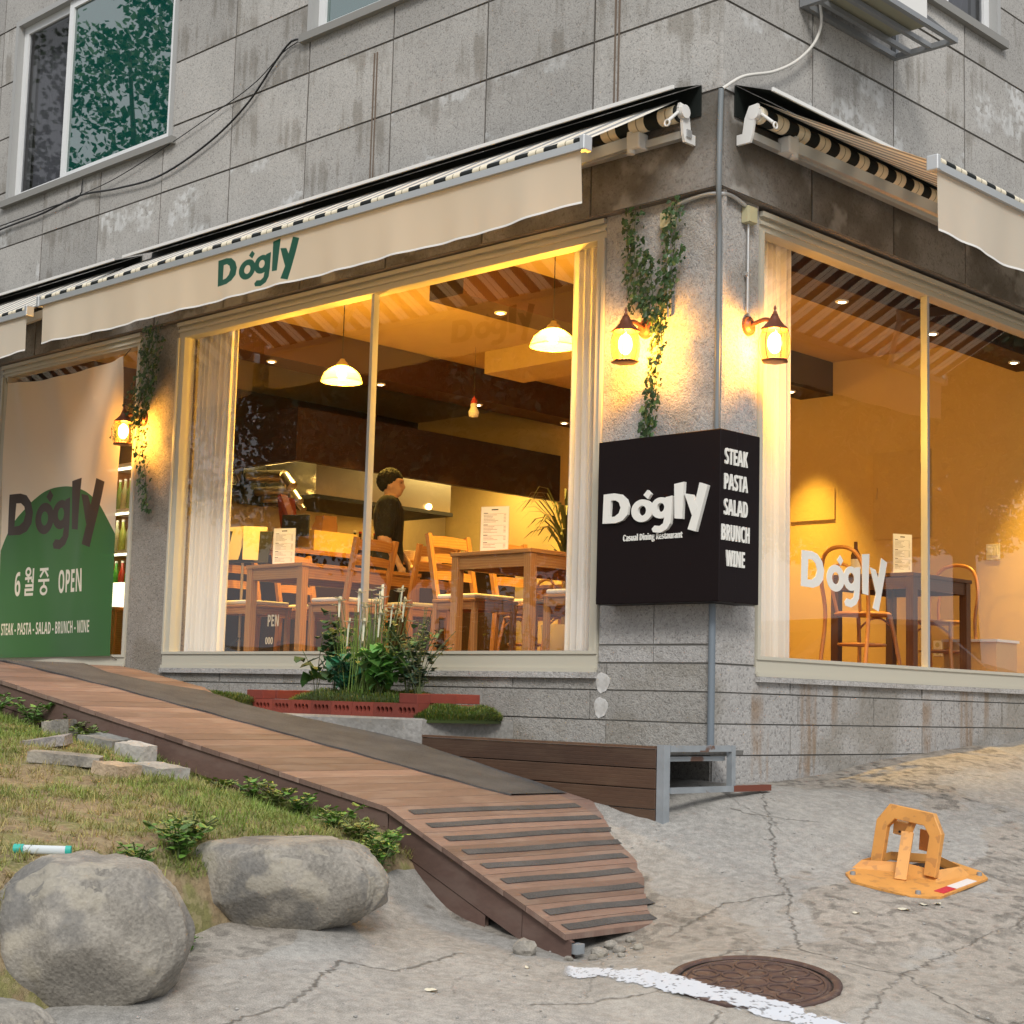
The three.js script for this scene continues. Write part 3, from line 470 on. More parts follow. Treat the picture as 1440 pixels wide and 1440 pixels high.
function awning(label, turn, u0, u1, top, out, barY, hem, print) {
  const a = thing('awning', label, 'awning', [0, 0, 0], turn), L = u1 - u0;
  part(a, 'cover', merge([sheet(1, 1, (u, v) => [mix(u0, u1, u), mix(top - 0.01, top - 0.112, v), mix(0.002, 0.27, v)]), bb(u0, u1, top - 0.2, top - 0.02, 0.002, 0.01)]), awnShade);
  part(a, 'cover_trim', bar([u0 - 0.01, top - 0.108, 0.275], [u1 + 0.01, top - 0.108, 0.275], 0.012, 0.022), white);
  part(a, 'roller', stripeUV(merge([rod([u0 + 0.06, top - 0.2, 0.12], [u1 - 0.06, top - 0.2, 0.12], 0.05, 0.052, 20)])), stripeSolid);
  part(a, 'canopy', stripeUV(sheet(60, 10, (u, v) => { const z = mix(0.12, out, v), y = mix(top - 0.118, barY + 0.028, v) - 0.004 * Math.sin(v * Math.PI) - 0.006 * Math.sin(u * 40) * v * (1 - v); return [mix(u0 + 0.07, u1 - 0.07, u), y, z]; })), stripeCloth);
  part(a, 'torsion_bar', bb(u0 + 0.03, u1 - 0.03, top - 0.34, top - 0.295, 0.05, 0.095), alu);
  part(a, 'front_bar', merge([bb(u0 + 0.03, u1 - 0.03, barY - 0.022, barY + 0.02, out - 0.02, out + 0.03)]), alu);
  part(a, 'bar_fabric', stripeUV(merge([rod([u0 + 0.05, barY + 0.03, out + 0.012], [u1 - 0.05, barY + 0.03, out + 0.012], 0.021, 0.021, 12)])), stripeSolid);
  for (const [e, s] of [[u0, 1], [u1, -1]]) {
    part(a, 'end_cap', rb(0.035, 0.085, 0.07, 0.008, e + s * 0.012, barY + 0.012, out + 0.005), alu);
    const b = part(a, 'bracket', merge([ext(shp([[0.005, -0.29], [0.1, -0.29], [0.115, -0.25], [0.13, -0.15], [0.16, -0.1], [0.15, -0.07], [0.09, -0.075], [0.06, -0.14], [0.045, -0.23], [0.005, -0.23]]), 0.018).rotateY(-Math.PI / 2).translate(e + s * 0.04, top - 0.08, 0), rod([e + s * 0.02, top - 0.2, 0.12], [e + s * 0.07, top - 0.2, 0.12], 0.04, 0.04, 14)]), white);
    part(b, 'crank_eye', merge([rod([e + s * 0.05, top - 0.21, 0.16], [e + s * 0.05, top - 0.28, 0.24], 0.01), clean(new THREE.TorusGeometry(0.018, 0.006, 6, 14).translate(e + s * 0.05, top - 0.3, 0.255))]), white);
    const elbow = [e + s * 1.75, mix(top, barY, 0.62) - 0.13, out * 0.52], tip = [e + s * 0.95, barY - 0.01, out - 0.03], shd = [e + s * 0.42, top - 0.3, 0.13];
    const arm = part(a, 'folding_arm', merge([bar(shd, elbow, 0.035, 0.07), bar(elbow, tip, 0.03, 0.06), rod([elbow[0], elbow[1] - 0.05, elbow[2]], [elbow[0], elbow[1] + 0.05, elbow[2]], 0.035)]), alu);
    part(arm, 'shoulder', merge([rb(0.1, 0.1, 0.09, 0.012, shd[0] - s * 0.03, shd[1], shd[2] - 0.02), rod([shd[0], shd[1] - 0.07, shd[2]], [shd[0], shd[1] + 0.06, shd[2]], 0.026)]), white);
  }
  const vq = u0 * 3.7, wave = (x, v) => (0.009 * Math.sin(x * 5.1 + vq) + 0.008 * Math.sin(x * 11.3 + 1) + 0.005 * Math.sin(x * 23 + 2) + 0.03 * Math.sin(Math.max(0, (x - u1 + 0.9)) * 4.5) * 0.6 + 0.02 * Math.sin(Math.max(0, u0 + 0.7 - x) * 5)) * (1 - v);
  const val = sheet(Math.round(L * 22), 10, (u, v) => { const x = mix(u0 + 0.045, u1 - 0.045, u), lift = 0.035 * Math.exp(-(((u1 - x) / 0.35) ** 2)) + 0.02 * Math.exp(-(((x - u0) / 0.3) ** 2)); return [x, mix(hem + lift * (1 - v), barY - 0.012, v), out + 0.006 + wave(x, v)]; });
  const vm = creamCloth.clone(); if (print) { vm.map = print; vm.color = lin(1, 1, 1); }
  const vo = part(a, 'valance', val, vm);
  part(vo, 'hem', sheet(Math.round(L * 22), 1, (u, v) => { const x = mix(u0 + 0.045, u1 - 0.045, u), lift = 0.035 * Math.exp(-(((u1 - x) / 0.35) ** 2)) + 0.02 * Math.exp(-(((x - u0) / 0.3) ** 2)); return [x, hem + lift - 0.002 + v * 0.012, out + 0.0085 + wave(x, 0)]; }), std({ color: lin(0.78, 0.76, 0.72), roughness: 0.9, side: THREE.DoubleSide }));
  return a;
}
const valancePrint = canvasTex(2048, 128, (c) => { c.fillStyle = 'rgb(193,184,166)'; c.fillRect(0, 0, 2048, 128); const S = 2048 / 5.55; logoDraw(c, (5.74 - 3.46) * S, 89, 0.875 * S, 'rgb(12,74,58)', 0.72); });
awning('striped folding awning with cream valance lettered in dark green', 0, -5.78, -0.14, 3.585, 0.98, 2.945, 2.605, valancePrint);
awning('striped awning with plain cream valance beyond the banner window', 0, -9.6, -5.93, 3.585, 0.98, 2.9, 2.57);
awning('striped folding awning with plain cream valance over the side window', Math.PI / 2, 0.12, 5.2, 3.585, 1.27, 2.82, 2.46);

// ---------------------------------------------------------------- black sign wrapped round the pillar
{
  const s = thing('pillar_sign', 'black box sign with white raised letters wrapped round the corner pillar', 'sign', [0, 0, 0]);
  part(s, 'front_face', rbb(-0.79, 0.1, 0.565, 1.52, -0.055, 0.1, 0.006), signFace);
  part(s, 'side_face', rbb(-0.055, 0.1, 0.565, 1.52, -0.27, -0.056, 0.006), signFace);
  part(s, 'lettering', logoGeo(0.765, 0.018).translate(-0.35, 1.03, 0.1005), letterWhite, 'white hand-cut shop name');
  part(s, 'small_lettering', text('Casual Dining Restaurant', 0.43, 0.036, 0.006).translate(-0.37, 0.925, 0.1), letterWhite);
  ['STEAK', 'PASTA', 'SALAD', 'BRUNCH', 'WINE'].forEach((t, i) => part(s, 'menu_word', text(t, [0.21, 0.215, 0.215, 0.255, 0.17][i], 0.088, 0.008).rotateY(Math.PI / 2).translate(0.1, 1.326 - i * 0.141, -0.04), letterWhite));
}
// white vinyl name on the side window, and a small notice on the front window
solo('window_lettering', logoGeo(0.98, 0.0015).rotateY(Math.PI / 2).translate(-0.108, 0.725, -1.48), letterWhite, 'white vinyl shop name stuck on the side window', 'lettering');
solo('window_notice', merge([text('PEN', 0.13, 0.085, 0.001).translate(-4.1, 0.49, -0.109), text('000', 0.09, 0.05, 0.001).translate(-4.14, 0.36, -0.109)]), std({ color: lin(0.6, 0.5, 0.36), roughness: 0.6 }), 'small cream letters on the front window by the potted flowers', 'lettering');

// ---------------------------------------------------------------- opening banner
{
  const tx = canvasTex(1024, 1280, (c) => {
    const W = 1024, H = 1280; c.fillStyle = 'rgb(236,222,200)'; c.fillRect(0, 0, W, H);
    c.fillStyle = 'rgb(44,108,40)'; c.beginPath(); c.moveTo(0, H); c.lineTo(0, 790); c.bezierCurveTo(110, 640, 300, 530, 480, 520); c.bezierCurveTo(680, 515, 820, 560, 900, 640); c.bezierCurveTo(950, 690, 1000, 740, W, 765); c.lineTo(W, H); c.closePath(); c.fill();
    logoDraw(c, 70, 725, 850, 'rgb(52,38,28)', 0.76);
    c.fillStyle = c.strokeStyle = 'rgb(238,236,226)'; c.textBaseline = 'alphabetic';
    const tx2 = (s, x, y, px, sx) => { c.save(); c.translate(x, y); c.scale(sx, 1); c.font = `bold ${px}px sans-serif`; c.fillText(s, 0, 0); c.restore(); };
    tx2('6', 150, 1002, 150, 0.72); tx2('OPEN', 545, 1000, 140, 0.62);
    c.lineWidth = 13; c.lineCap = 'butt'; const ln = (...p) => { c.beginPath(); for (let i = 0; i < p.length; i += 2) c[i ? 'lineTo' : 'moveTo'](p[i], p[i + 1]); c.stroke(); };
    // the two Hangul syllables
    c.beginPath(); c.ellipse(272, 896, 19, 16, 0, 0, 6.3); c.stroke(); ln(246, 926, 306, 923); ln(276, 925, 276, 944); ln(299, 936, 316, 936); ln(316, 880, 316, 950); ln(250, 958, 316, 958, 316, 977, 252, 977, 252, 998, 320, 998);
    ln(370, 888, 448, 888); ln(409, 888, 374, 922); ln(409, 888, 446, 922); ln(360, 938, 458, 938); ln(409, 938, 409, 962); c.beginPath(); c.ellipse(409, 982, 26, 17, 0, 0, 6.3); c.stroke();
    tx2('STEAK - PASTA - SALAD - BRUNCH - WINE', 30, 1178, 74, 0.58);
  });
  const b = thing('banner', 'cream and green cloth opening banner hung across the left window', 'banner');
  const fold = (u, v) => 0.012 * Math.sin(u * 9 + v * 3) + 0.016 * Math.exp(-(((u - 0.12 - 0.3 * (1 - v)) / 0.05) ** 2)) * v + 0.02 * Math.exp(-(((u - 0.97 + 0.35 * (1 - v)) / 0.05) ** 2)) * v + 0.01 * Math.sin(u * 21 + v * 11) * v;
  part(b, 'cloth', sheet(50, 60, (u, v) => { const x0 = mix(-7.97, -8.12, v), x1 = mix(-6.13, -6.17, v) - 0.03 * Math.sin(v * Math.PI); return [mix(x0, x1, u), mix(0.25 + 0.02 * u, 2.76, v) - 0.05 * Math.sin(u * Math.PI) * v * v, -0.03 + fold(u, v)]; }), phy({ map: tx, roughness: 0.95, transmission: 0.45, thickness: 0, side: THREE.DoubleSide }));
  for (const [x, y] of [[-8.12, 2.76], [-6.17, 2.76], [-6.13, 0.27], [-7.97, 0.25]]) part(b, 'tie_cord', rod([x, y, -0.03], [x + (x < -7 ? -0.06 : 0.06), y + (y > 1 ? 0.06 : -0.03), -0.05], 0.004), std({ color: lin(0.1, 0.08, 0.06) }));
}

// ---------------------------------------------------------------- wall lanterns
const warm = new THREE.Color(1, 0.6, 0.1);
const bulbGlow = std({ color: lin(1, 0.8, 0.5), emissive: new THREE.Color(1, 0.62, 0.22), emissiveIntensity: 14, roughness: 0.4 });
function lantern(label, pos, turn, power) { // local +z points away from the wall; pos is where the back plate meets it
  const l = thing('wall_lantern', label, 'lantern', pos, turn, 'copper wall lanterns on the pillars');
  part(l, 'back_plate', merge([rod([0, 0, 0.001], [0, 0, 0.016], 0.06, 0.055, 20), rod([0, 0, 0.016], [0, 0, 0.03], 0.045, 0.03, 20)]), copperBrown);
  part(l, 'arm', tube([[0, 0, 0.02], [0, 0.018, 0.08], [0, 0.022, 0.13], [0, 0.0, 0.18]], 0.013, 16), copperBrown);
  const z = 0.19;
  part(l, 'roof', lathe([[0.0, 0.05], [0.018, 0.045], [0.03, 0.02], [0.04, 0.0], [0.066, -0.028], [0.088, -0.045], [0.086, -0.052], [0.06, -0.05], [0, -0.045]], 6).translate(0, 0, z), copperBrown);
  part(l, 'finial', lathe([[0, 0.1], [0.005, 0.09], [0.009, 0.078], [0.004, 0.066], [0.011, 0.058], [0.012, 0.045], [0, 0.04]], 12).translate(0, 0, z), copperBrown);
  const prof = [[0.068, -0.05], [0.082, -0.09], [0.086, -0.13], [0.08, -0.19], [0.066, -0.225]];
  part(l, 'glass_shade', lathe(prof, 24).translate(0, 0, z), amberGlass);
  for (let k = 0; k < 6; k++) { const a = (k / 6) * 6.2832; part(l, 'cage_rib', tube(prof.map(([r, y]) => [Math.cos(a) * (r + 0.003), y, z + Math.sin(a) * (r + 0.003)]), 0.0028, 8, 4), copperBrown); }
  part(l, 'base_ring', lathe([[0, -0.24], [0.05, -0.24], [0.078, -0.236], [0.085, -0.228], [0.078, -0.222], [0, -0.226]], 6).translate(0, 0, z), copperBrown);
  part(l, 'bulb', clean(new THREE.SphereGeometry(0.042, 14, 12).scale(1, 1.5, 1).translate(0, -0.125, z)), bulbGlow);
  const p = new THREE.PointLight(new THREE.Color(1, 0.5, 0.09), power); p.position.set(0, -0.125, z); p.castShadow = true; p.shadow.radius = 1.6; l.add(p);
  return l;
}
lantern('lit copper lantern beside the ivy on the corner pillar', [-0.575, 2.2, -0.06], 0, 2.3);
lantern('lit copper lantern below a junction box next to the side window', [-0.06, 2.2, -0.36], Math.PI / 2, 2.3);
lantern('lit lantern half hidden by hanging ivy beside the banner', [-5.87, 2.2, -0.06], 0, 2.3);

// ---------------------------------------------------------------- conduits, boxes, cables
solo('corner_cable', tube([[0.02, 3.5, 0.03], [0.015, 3.3, 0.03], [0.012, 2.9, 0.03], [-0.03, 2.7, -0.035], [-0.035, 1.6, -0.04], [-0.035, 1.53, -0.04]], 0.016, 60, 8), std({ color: lin(0.17, 0.19, 0.2), roughness: 0.5 }), 'grey cable running down the corner edge above the sign', 'cable');
solo('drain_pipe', rod([-0.045, -0.25, -0.035], [-0.045, 0.562, -0.035], 0.02, 0.02, 12), std({ color: lin(0.15, 0.18, 0.21), roughness: 0.45 }), 'blue grey pipe on the corner below the black sign', 'pipe');
solo('conduit', tube([[-0.34, 2.9, -0.03], [-0.2, 2.92, -0.03], [-0.06, 2.915, -0.025], [-0.025, 2.915, -0.06], [-0.03, 2.925, -0.16], [-0.03, 2.9, -0.28]], 0.012, 40, 8), alu, 'metal conduit bent round the top of the corner pillar', 'conduit');
const boxMat = std({ color: lin(0.5, 0.46, 0.28), roughness: 0.6 });
for (const [p, t, lab] of [[[-0.4, 2.82, -0.06], 0, 'cream junction box between two ivy strands with conduit below'], [[-0.06, 2.85, -0.325], Math.PI / 2, 'cream junction box above the lantern next to the side window']]) {
  const j = thing('junction_box', lab, 'junction box', p, t); part(j, 'housing', rb(0.085, 0.1, 0.05, 0.005, 0, 0, 0.026), boxMat); part(j, 'lid', rb(0.078, 0.092, 0.008, 0.002, 0, 0, 0.055), boxMat);
  part(j, 'conduit', rod([0, -0.05, 0.022], [0, -0.58, 0.022], 0.009), alu); part(j, 'clip', merge([bx(0.05, 0.02, 0.012, 0, -0.35, 0.022)]), alu);
}
const cableMat = std({ color: lin(0.014, 0.014, 0.015), roughness: 0.5 });
solo('facade_cable', tube([[-8.9, 4.2, 0.03], [-8.327, 4.234, 0.03], [-7.558, 4.242, 0.03], [-6.937, 4.281, 0.03], [-6.331, 4.221, 0.03], [-5.691, 4.198, 0.03], [-4.962, 4.345, 0.03], [-4.512, 4.538, 0.03], [-4.158, 4.804, 0.03], [-4.008, 4.887, 0.03], [-3.896, 4.873, 0.03]], 0.0085, 90, 6), cableMat, 'thick black cable sagging between two upper windows', 'cable');
solo('facade_cable', tube([[-6.937, 4.281, 0.03], [-6.396, 4.315, 0.03], [-5.762, 4.406, 0.03], [-4.979, 4.553, 0.03], [-4.433, 4.678, 0.03], [-4.09, 4.831, 0.03], [-3.896, 4.867, 0.03]], 0.004, 60, 5), cableMat, 'thin straight wire above the sagging black cable', 'cable');
solo('facade_cable', tube([[-9, 4.27, 0.04], [-8.312, 4.263, 0.04], [-7.42, 4.265, 0.04], [-6.918, 4.29, 0.03], [-6.91, 4.36, 0.03], [-6.9, 4.42, 0.03]], 0.006, 40, 5), cableMat, 'black wire tied up below the green window', 'cable');
solo('white_hose', tube([[0.12, 4.75, -0.9], [0.07, 4.5, -0.91], [0.06, 4.341, -0.91], [0.06, 4.209, -0.926], [0.06, 4.077, -0.873], [0.06, 3.9, -0.698], [0.06, 3.74, -0.441], [0.05, 3.61, -0.124], [0.03, 3.5, 0.03]], 0.0095, 70, 8), std({ color: lin(0.62, 0.6, 0.55), roughness: 0.5 }), 'pale hose looping from the air conditioner to the corner', 'hose');

// ---------------------------------------------------------------- air conditioner on its wall frame
{
  const a = thing('air_conditioner', 'white outdoor air conditioner unit on a grey steel wall bracket', 'air conditioner', [0, 4.26, -1.35]);
  const fm = std({ color: lin(0.25, 0.26, 0.27), roughness: 0.5, metalness: 0.3 });
  part(a, 'bracket_frame', merge([bb(0.01, 0.47, 0, 0.035, -0.52, -0.485), bb(0.01, 0.47, 0, 0.035, 0.55, 0.585), bb(0.435, 0.47, 0.001, 0.036, -0.485, 0.55), bb(0.01, 0.045, 0.001, 0.036, -0.485, 0.55), bb(0.27, 0.3, 0.002, 0.034, -0.485, 0.55), bb(0.12, 0.15, 0.002, 0.034, -0.485, 0.55)]), fm);
  part(a, 'wall_arm', merge([bb(0.01, 0.04, 0.035, 0.5, -0.52, -0.485), bar([0.02, 0.48, -0.5], [0.45, 0.03, -0.5], 0.025, 0.025)]), fm); part(a, 'wall_arm', merge([bb(0.01, 0.04, 0.035, 0.5, 0.55, 0.585), bar([0.02, 0.48, 0.57], [0.45, 0.03, 0.57], 0.025, 0.025)]), fm);
  const body = part(a, 'casing', rb(0.3, 0.56, 0.78, 0.02, 0.25, 0.34, 0.12), white);
  part(body, 'drip_tray', bb(0.11, 0.39, 0.05, 0.062, -0.26, 0.5), std({ color: lin(0.33, 0.32, 0.24), roughness: 0.7 }));
  for (let k = 0; k < 6; k++) part(body, 'side_louvre', bb(0.15, 0.36, 0.16 + k * 0.06, 0.165 + k * 0.06, -0.278, -0.268), fm);
  const ring = part(a, 'fan_guard', clean(new THREE.TorusGeometry(0.22, 0.008, 6, 28).rotateY(Math.PI / 2).translate(0.405, 0.35, 0.2)), fm);
}

// ---------------------------------------------------------------- hanging ivy
function ivy(label, strands, seed) { // strand: points from the top down; leaves hang along it
  const q = rngOf(seed), t = thing('ivy_garland', label, 'ivy'), L = new Leaves(), stems = [];
  const leaf = [[0, 0], [0.32, -0.12], [0.55, 0.12], [0.3, 0.32], [0.34, 0.62], [0, 1], [-0.34, 0.62], [-0.3, 0.32], [-0.55, 0.12], [-0.32, -0.12]];
  for (const [pts, n, spread, thick] of strands) {
    const c = new THREE.CatmullRomCurve3(pts.map(arr)); stems.push(clean(new THREE.TubeGeometry(c, 24, 0.003, 4)));
    for (let k = 0; k < n; k++) {
      const u = k / n, p = c.getPoint(u), a = q() * 6.283, r = spread * Math.sqrt(q()) * (1 - 0.45 * u); const o = V(p.x + Math.cos(a) * r, p.y + (q() - 0.5) * 0.05, Math.max(-0.05, p.z + Math.abs(Math.sin(a)) * r * thick));
      const dirA = (q() - 0.5) * 2.2, uy = V(Math.sin(dirA) * 0.8, -Math.cos(dirA * 0.8), (q() - 0.3) * 0.7).normalize(), nn = V((q() - 0.5) * 1.2, 0.35 * q(), 1).normalize(), ux = uy.clone().cross(nn).normalize(), s = 0.016 + 0.034 * q() * q() + 0.006 * q(), f = 0.55 + 0.9 * q();
      const col = q() < 0.12 ? [0.12 * f, 0.16 * f, 0.04 * f] : [0.034 * f, 0.085 * f, 0.02 * f];
      L.poly(o, ux, uy, leaf.map(([x, y]) => [x * s, y * s]), col, 0.3);
    }
  }
  part(t, 'foliage', L.geo(), leafMat).userData.kind = 'stuff'; part(t, 'stem', merge(stems), stemMat).userData.kind = 'stuff'; return t;
}
ivy('long ivy garland trailing down the corner pillar past the lantern', [
  [[[-0.64, 2.93, -0.02], [-0.64, 2.72, -0.01], [-0.6, 2.5, 0.0], [-0.52, 2.35, 0.03], [-0.44, 2.22, 0.05]], 220, 0.085, 0.7],
  [[[-0.33, 2.93, -0.02], [-0.33, 2.6, 0.0], [-0.37, 2.35, 0.02], [-0.39, 2.1, 0.05], [-0.42, 1.8, 0.05], [-0.46, 1.6, 0.05], [-0.46, 1.42, 0.06]], 500, 0.085, 0.7],
  [[[-0.5, 2.62, 0.0], [-0.48, 2.5, 0.02], [-0.43, 2.3, 0.05], [-0.38, 2.1, 0.06]], 110, 0.08, 0.8],
  [[[-0.7, 2.7, -0.03], [-0.71, 2.55, -0.03], [-0.68, 2.4, -0.02], [-0.62, 2.3, 0]], 22, 0.04, 0.4]], 61);
ivy('short dark ivy garland hanging over the lantern by the banner', [
  [[[-5.72, 2.93, 0.0], [-5.7, 2.6, 0.02], [-5.72, 2.3, 0.05], [-5.7, 2.0, 0.06], [-5.68, 1.7, 0.02], [-5.7, 1.42, -0.02]], 380, 0.13, 0.8],
  [[[-5.64, 2.93, 0.0], [-5.62, 2.6, 0.03], [-5.66, 2.3, 0.06], [-5.72, 2.1, 0.1]], 420, 0.13, 0.9],
  [[[-5.8, 2.5, 0.05], [-5.85, 2.25, 0.1], [-5.92, 2.1, 0.14], [-5.98, 2.02, 0.14]], 70, 0.08, 1]], 62);

// ---------------------------------------------------------------- timber ramp up to the door
const deckY = (x) => (x < -3.9 ? -0.27077 - 0.1826 * (-3.9 + 1.574) : -0.27077 - 0.1826 * (x + 1.574));
const deckFront = (x) => 2.1 - 0.126 * (Math.max(x, -5) + 0.27);
const deckBack = (x) => { const L = [[-3.95, 1.26], [-3.2, 1.09], [-2.95, 1.2], [-2.663, 1.19], [-2.242, 1.03], [-1.857, 0.81], [-1.574, 0.706], [0, 0.706]]; for (let i = 0; i + 1 < L.length; i++) if (x <= L[i + 1][0]) return mix(L[i][1], L[i + 1][1], Math.max(0, (x - L[i][0]) / (L[i + 1][0] - L[i][0]))); return 0.706; };
const X0 = -0.285, YS = deckY(X0), SL = -0.3456; const steepY = (x) => YS + SL * (x - X0);
const rightEdge = [[-0.39, 0.73], [-0.296, 0.673], [-0.116, 0.663], [0.033, 0.759], [0.187, 0.908], [0.334, 1.035], [0.461, 1.144], [0.696, 1.413], [0.815, 1.537], [0.9, 1.62], [1.2, 1.8]];
const edgeZ = (x) => { for (let i = 0; i + 1 < rightEdge.length; i++) if (x <= rightEdge[i + 1][0]) { const [a, b] = rightEdge[i], [c, d] = rightEdge[i + 1]; return mix(b, d, Math.max(0, (x - a) / (c - a))); } return 1.8; };
{
  const ramp = thing('timber_ramp', 'brown composite plank ramp with black grip strips leading to the door', 'ramp'), q = rngOf(15), T = 0.024, W = 0.1405;
  // a plank lies along z between two edges, its four top corners on the slope
  const plank = (xa, xb, ya, yb, zb0, zb1, zf0, zf1) => {
    const P = [[xa, ya, zb0], [xb, yb, zb1], [xb, yb, zf1], [xa, ya, zf0]], g = new THREE.BufferGeometry(), v = [], t = P.map(([x, y, z]) => [x, y, z]), b = P.map(([x, y, z]) => [x, y - T, z]);
    const f = (a, b2, c, d) => v.push(...a, ...b2, ...c, ...a, ...c, ...d);
    f(t[3], t[2], t[1], t[0]); f(b[0], b[1], b[2], b[3]); for (let i = 0; i < 4; i++) { const k = (i + 1) % 4; f(t[i], t[k], b[k], b[i]); }
    g.setAttribute('position', new THREE.Float32BufferAttribute(v, 3)); g.computeVertexNormals(); return uvm(g, q() * 1.6, q() * 0.5, true);
  };
  let x = X0; // upper slope and landing
  for (let k = 0; k < 54; k++) { const xb = x - 0.005, xa = x - W; const j = (q() - 0.5) * 0.002, back = (u) => (u < -5.5 ? 0.02 : deckBack(u)); part(ramp, 'plank', plank(xa, xb, deckY(xa) + j, deckY(xb) + j, back(xa), back(xb), deckFront(xa) + 0.012, deckFront(xb) + 0.012), plankMats[Math.floor(q() * 5)]); x -= W; }
  x = X0; const nS = 9; const tapes = [];
  for (let k = 0; k < nS; k++) {
    const xa = x + 0.004, xb = Math.min(x + W, 0.945), j = (q() - 0.5) * 0.003, jag = (q() - 0.5) * 0.02; const f0 = 2.1 + 0.085 * (xa - X0) + 0.02, f1 = 2.1 + 0.085 * (xb - X0) + 0.02;
    part(ramp, 'plank', plank(xa, xb, steepY(xa) + j, steepY(xb) + j, edgeZ(xa) + jag * 0.4, edgeZ(xb) + jag * 0.4 + 0.01, f0, f1), plankMats[Math.floor(q() * 5)]);
    const xc = (xa + xb) / 2, h = 0.024, zr = [0.86, 0.865, 0.868, 0.93, 1.142, 1.259, 1.365, 1.467, 1.6][k], zl = 2.03 + 0.018 * k;
    if (k < nS) { const P = []; part(ramp, 'grip_strip', uvm(sheet(2, 24, (u, v) => { const zz = mix(zr, zl, v), xx = xc + (u - 0.5) * 2 * h + 0.004 * Math.sin(v * 7 + k); return [xx, steepY(xx) + j + 0.0035, zz]; })), rubberMat); }
    x += W;
  }
  // side boards
  const side = (x0, x1, top, bot, z, n) => uvm(sheet(n, 1, (u, v) => { const xx = mix(x0, x1, u); return [xx, v ? top(xx) : bot(xx), z(xx)]; }), q() * 2, q());
  const slab = (x0, x1, top, bot, z, n = 4) => merge([side(x0, x1, top, bot, z, n), side(x0, x1, top, bot, (u) => z(u) - 0.02, n), uvm(sheet(n, 1, (u, v) => { const xx = mix(x0, x1, u); return [xx, top(xx), z(xx) - 0.02 * v]; })), uvm(sheet(n, 1, (u, v) => { const xx = mix(x0, x1, u); return [xx, bot(xx), z(xx) - 0.02 * v]; }))]);
  for (const [a, b] of [[-7.6, -5.6], [-5.597, -3.6], [-3.597, -1.92], [-1.917, X0 - 0.002]]) part(ramp, 'side_board', slab(a, b, (u) => deckY(u) - T - 0.002, (u) => deckY(u) - 0.15, deckFront, 6), fasciaMat);
  for (const [a, b] of [[-7.6, -5.0], [-4.997, -2.75]]) part(ramp, 'side_board', slab(a, b, (u) => deckY(u) - 0.155, (u) => deckY(u) - 0.29, (u) => deckFront(u) - 0.004, 5), fasciaMat);
  const zs2 = (u) => 2.1 + 0.085 * (u - X0);
  part(ramp, 'side_board', slab(X0 + 0.002, 0.66, (u) => steepY(u) - T - 0.002, (u) => steepY(u) - 0.165, zs2, 4), fasciaMat);
  part(ramp, 'side_board', slab(0.663, 0.965, (u) => steepY(u) - T - 0.002, (u) => Math.max(steepY(u) - 0.165, -1.03), zs2, 3), fasciaMat);
  part(ramp, 'side_board', slab(X0 + 0.002, 0.42, (u) => steepY(u) - 0.17, (u) => mix(-0.72, -1.0, sst(X0, 0.25, u)), (u) => zs2(u) - 0.004, 6), fasciaMat);
  part(ramp, 'joist', uvm(merge([bb(-7.6, -3.9, -0.05, 0.12, 1.2, 1.26), bar([-3.9, deckY(-3.9) - 0.08, 1.3], [X0, deckY(X0) - 0.08, 1.3], 0.05, 0.09), bar([X0, steepY(X0) - 0.08, 1.35], [0.3, steepY(0.3) - 0.08, 1.35], 0.05, 0.09), bar([X0, steepY(X0) - 0.08, 1.85], [0.8, steepY(0.8) - 0.08, 1.85], 0.05, 0.09)])), galv);
  part(ramp, 'metal_corner', uvm(bb(0.95, 0.985, -1.01, -0.97, 2.15, 2.2)), galv);
}
{ // rubber mat laid along the back half of the ramp
  const front = [[-4.2, 2.2], [-3.838, 2.095], [-3.152, 1.847], [-2.348, 1.635], [-1.351, 1.404], [-0.51, 1.205], [-0.36, 1.16]], back = [[-4.2, 1.56], [-3.841, 1.557], [-3.601, 1.557], [-3.253, 1.408], [-3.055, 1.192], [-2.663, 1.204], [-2.242, 1.042], [-1.857, 0.812], [-1.574, 0.74], [-0.822, 0.735], [-0.36, 0.74]];
  const at = (L, x) => { for (let i = 0; i + 1 < L.length; i++) if (x <= L[i + 1][0]) return mix(L[i][1], L[i + 1][1], (x - L[i][0]) / (L[i + 1][0] - L[i][0])); return L.at(-1)[1]; };
  const top = (u, v) => { const x = mix(-4.2, -0.4, u), z = mix(at(back, x), at(front, x) + 0.006 * Math.sin(x * 19), v); return [x, deckY(x) + 0.009 + 0.0015 * Math.sin(x * 13 + z * 5), z]; };
  solo('rubber_mat', uvm(merge([sheet(90, 12, top), sheet(90, 1, (u, v) => { const p = top(u, 1); return [p[0], p[1] - 0.008 * v, p[2]]; })])), (() => { const m = rubberMat.clone(); m.side = THREE.DoubleSide; return m; })(), 'dark grey rubber mat running along the ramp planks', 'mat');
}
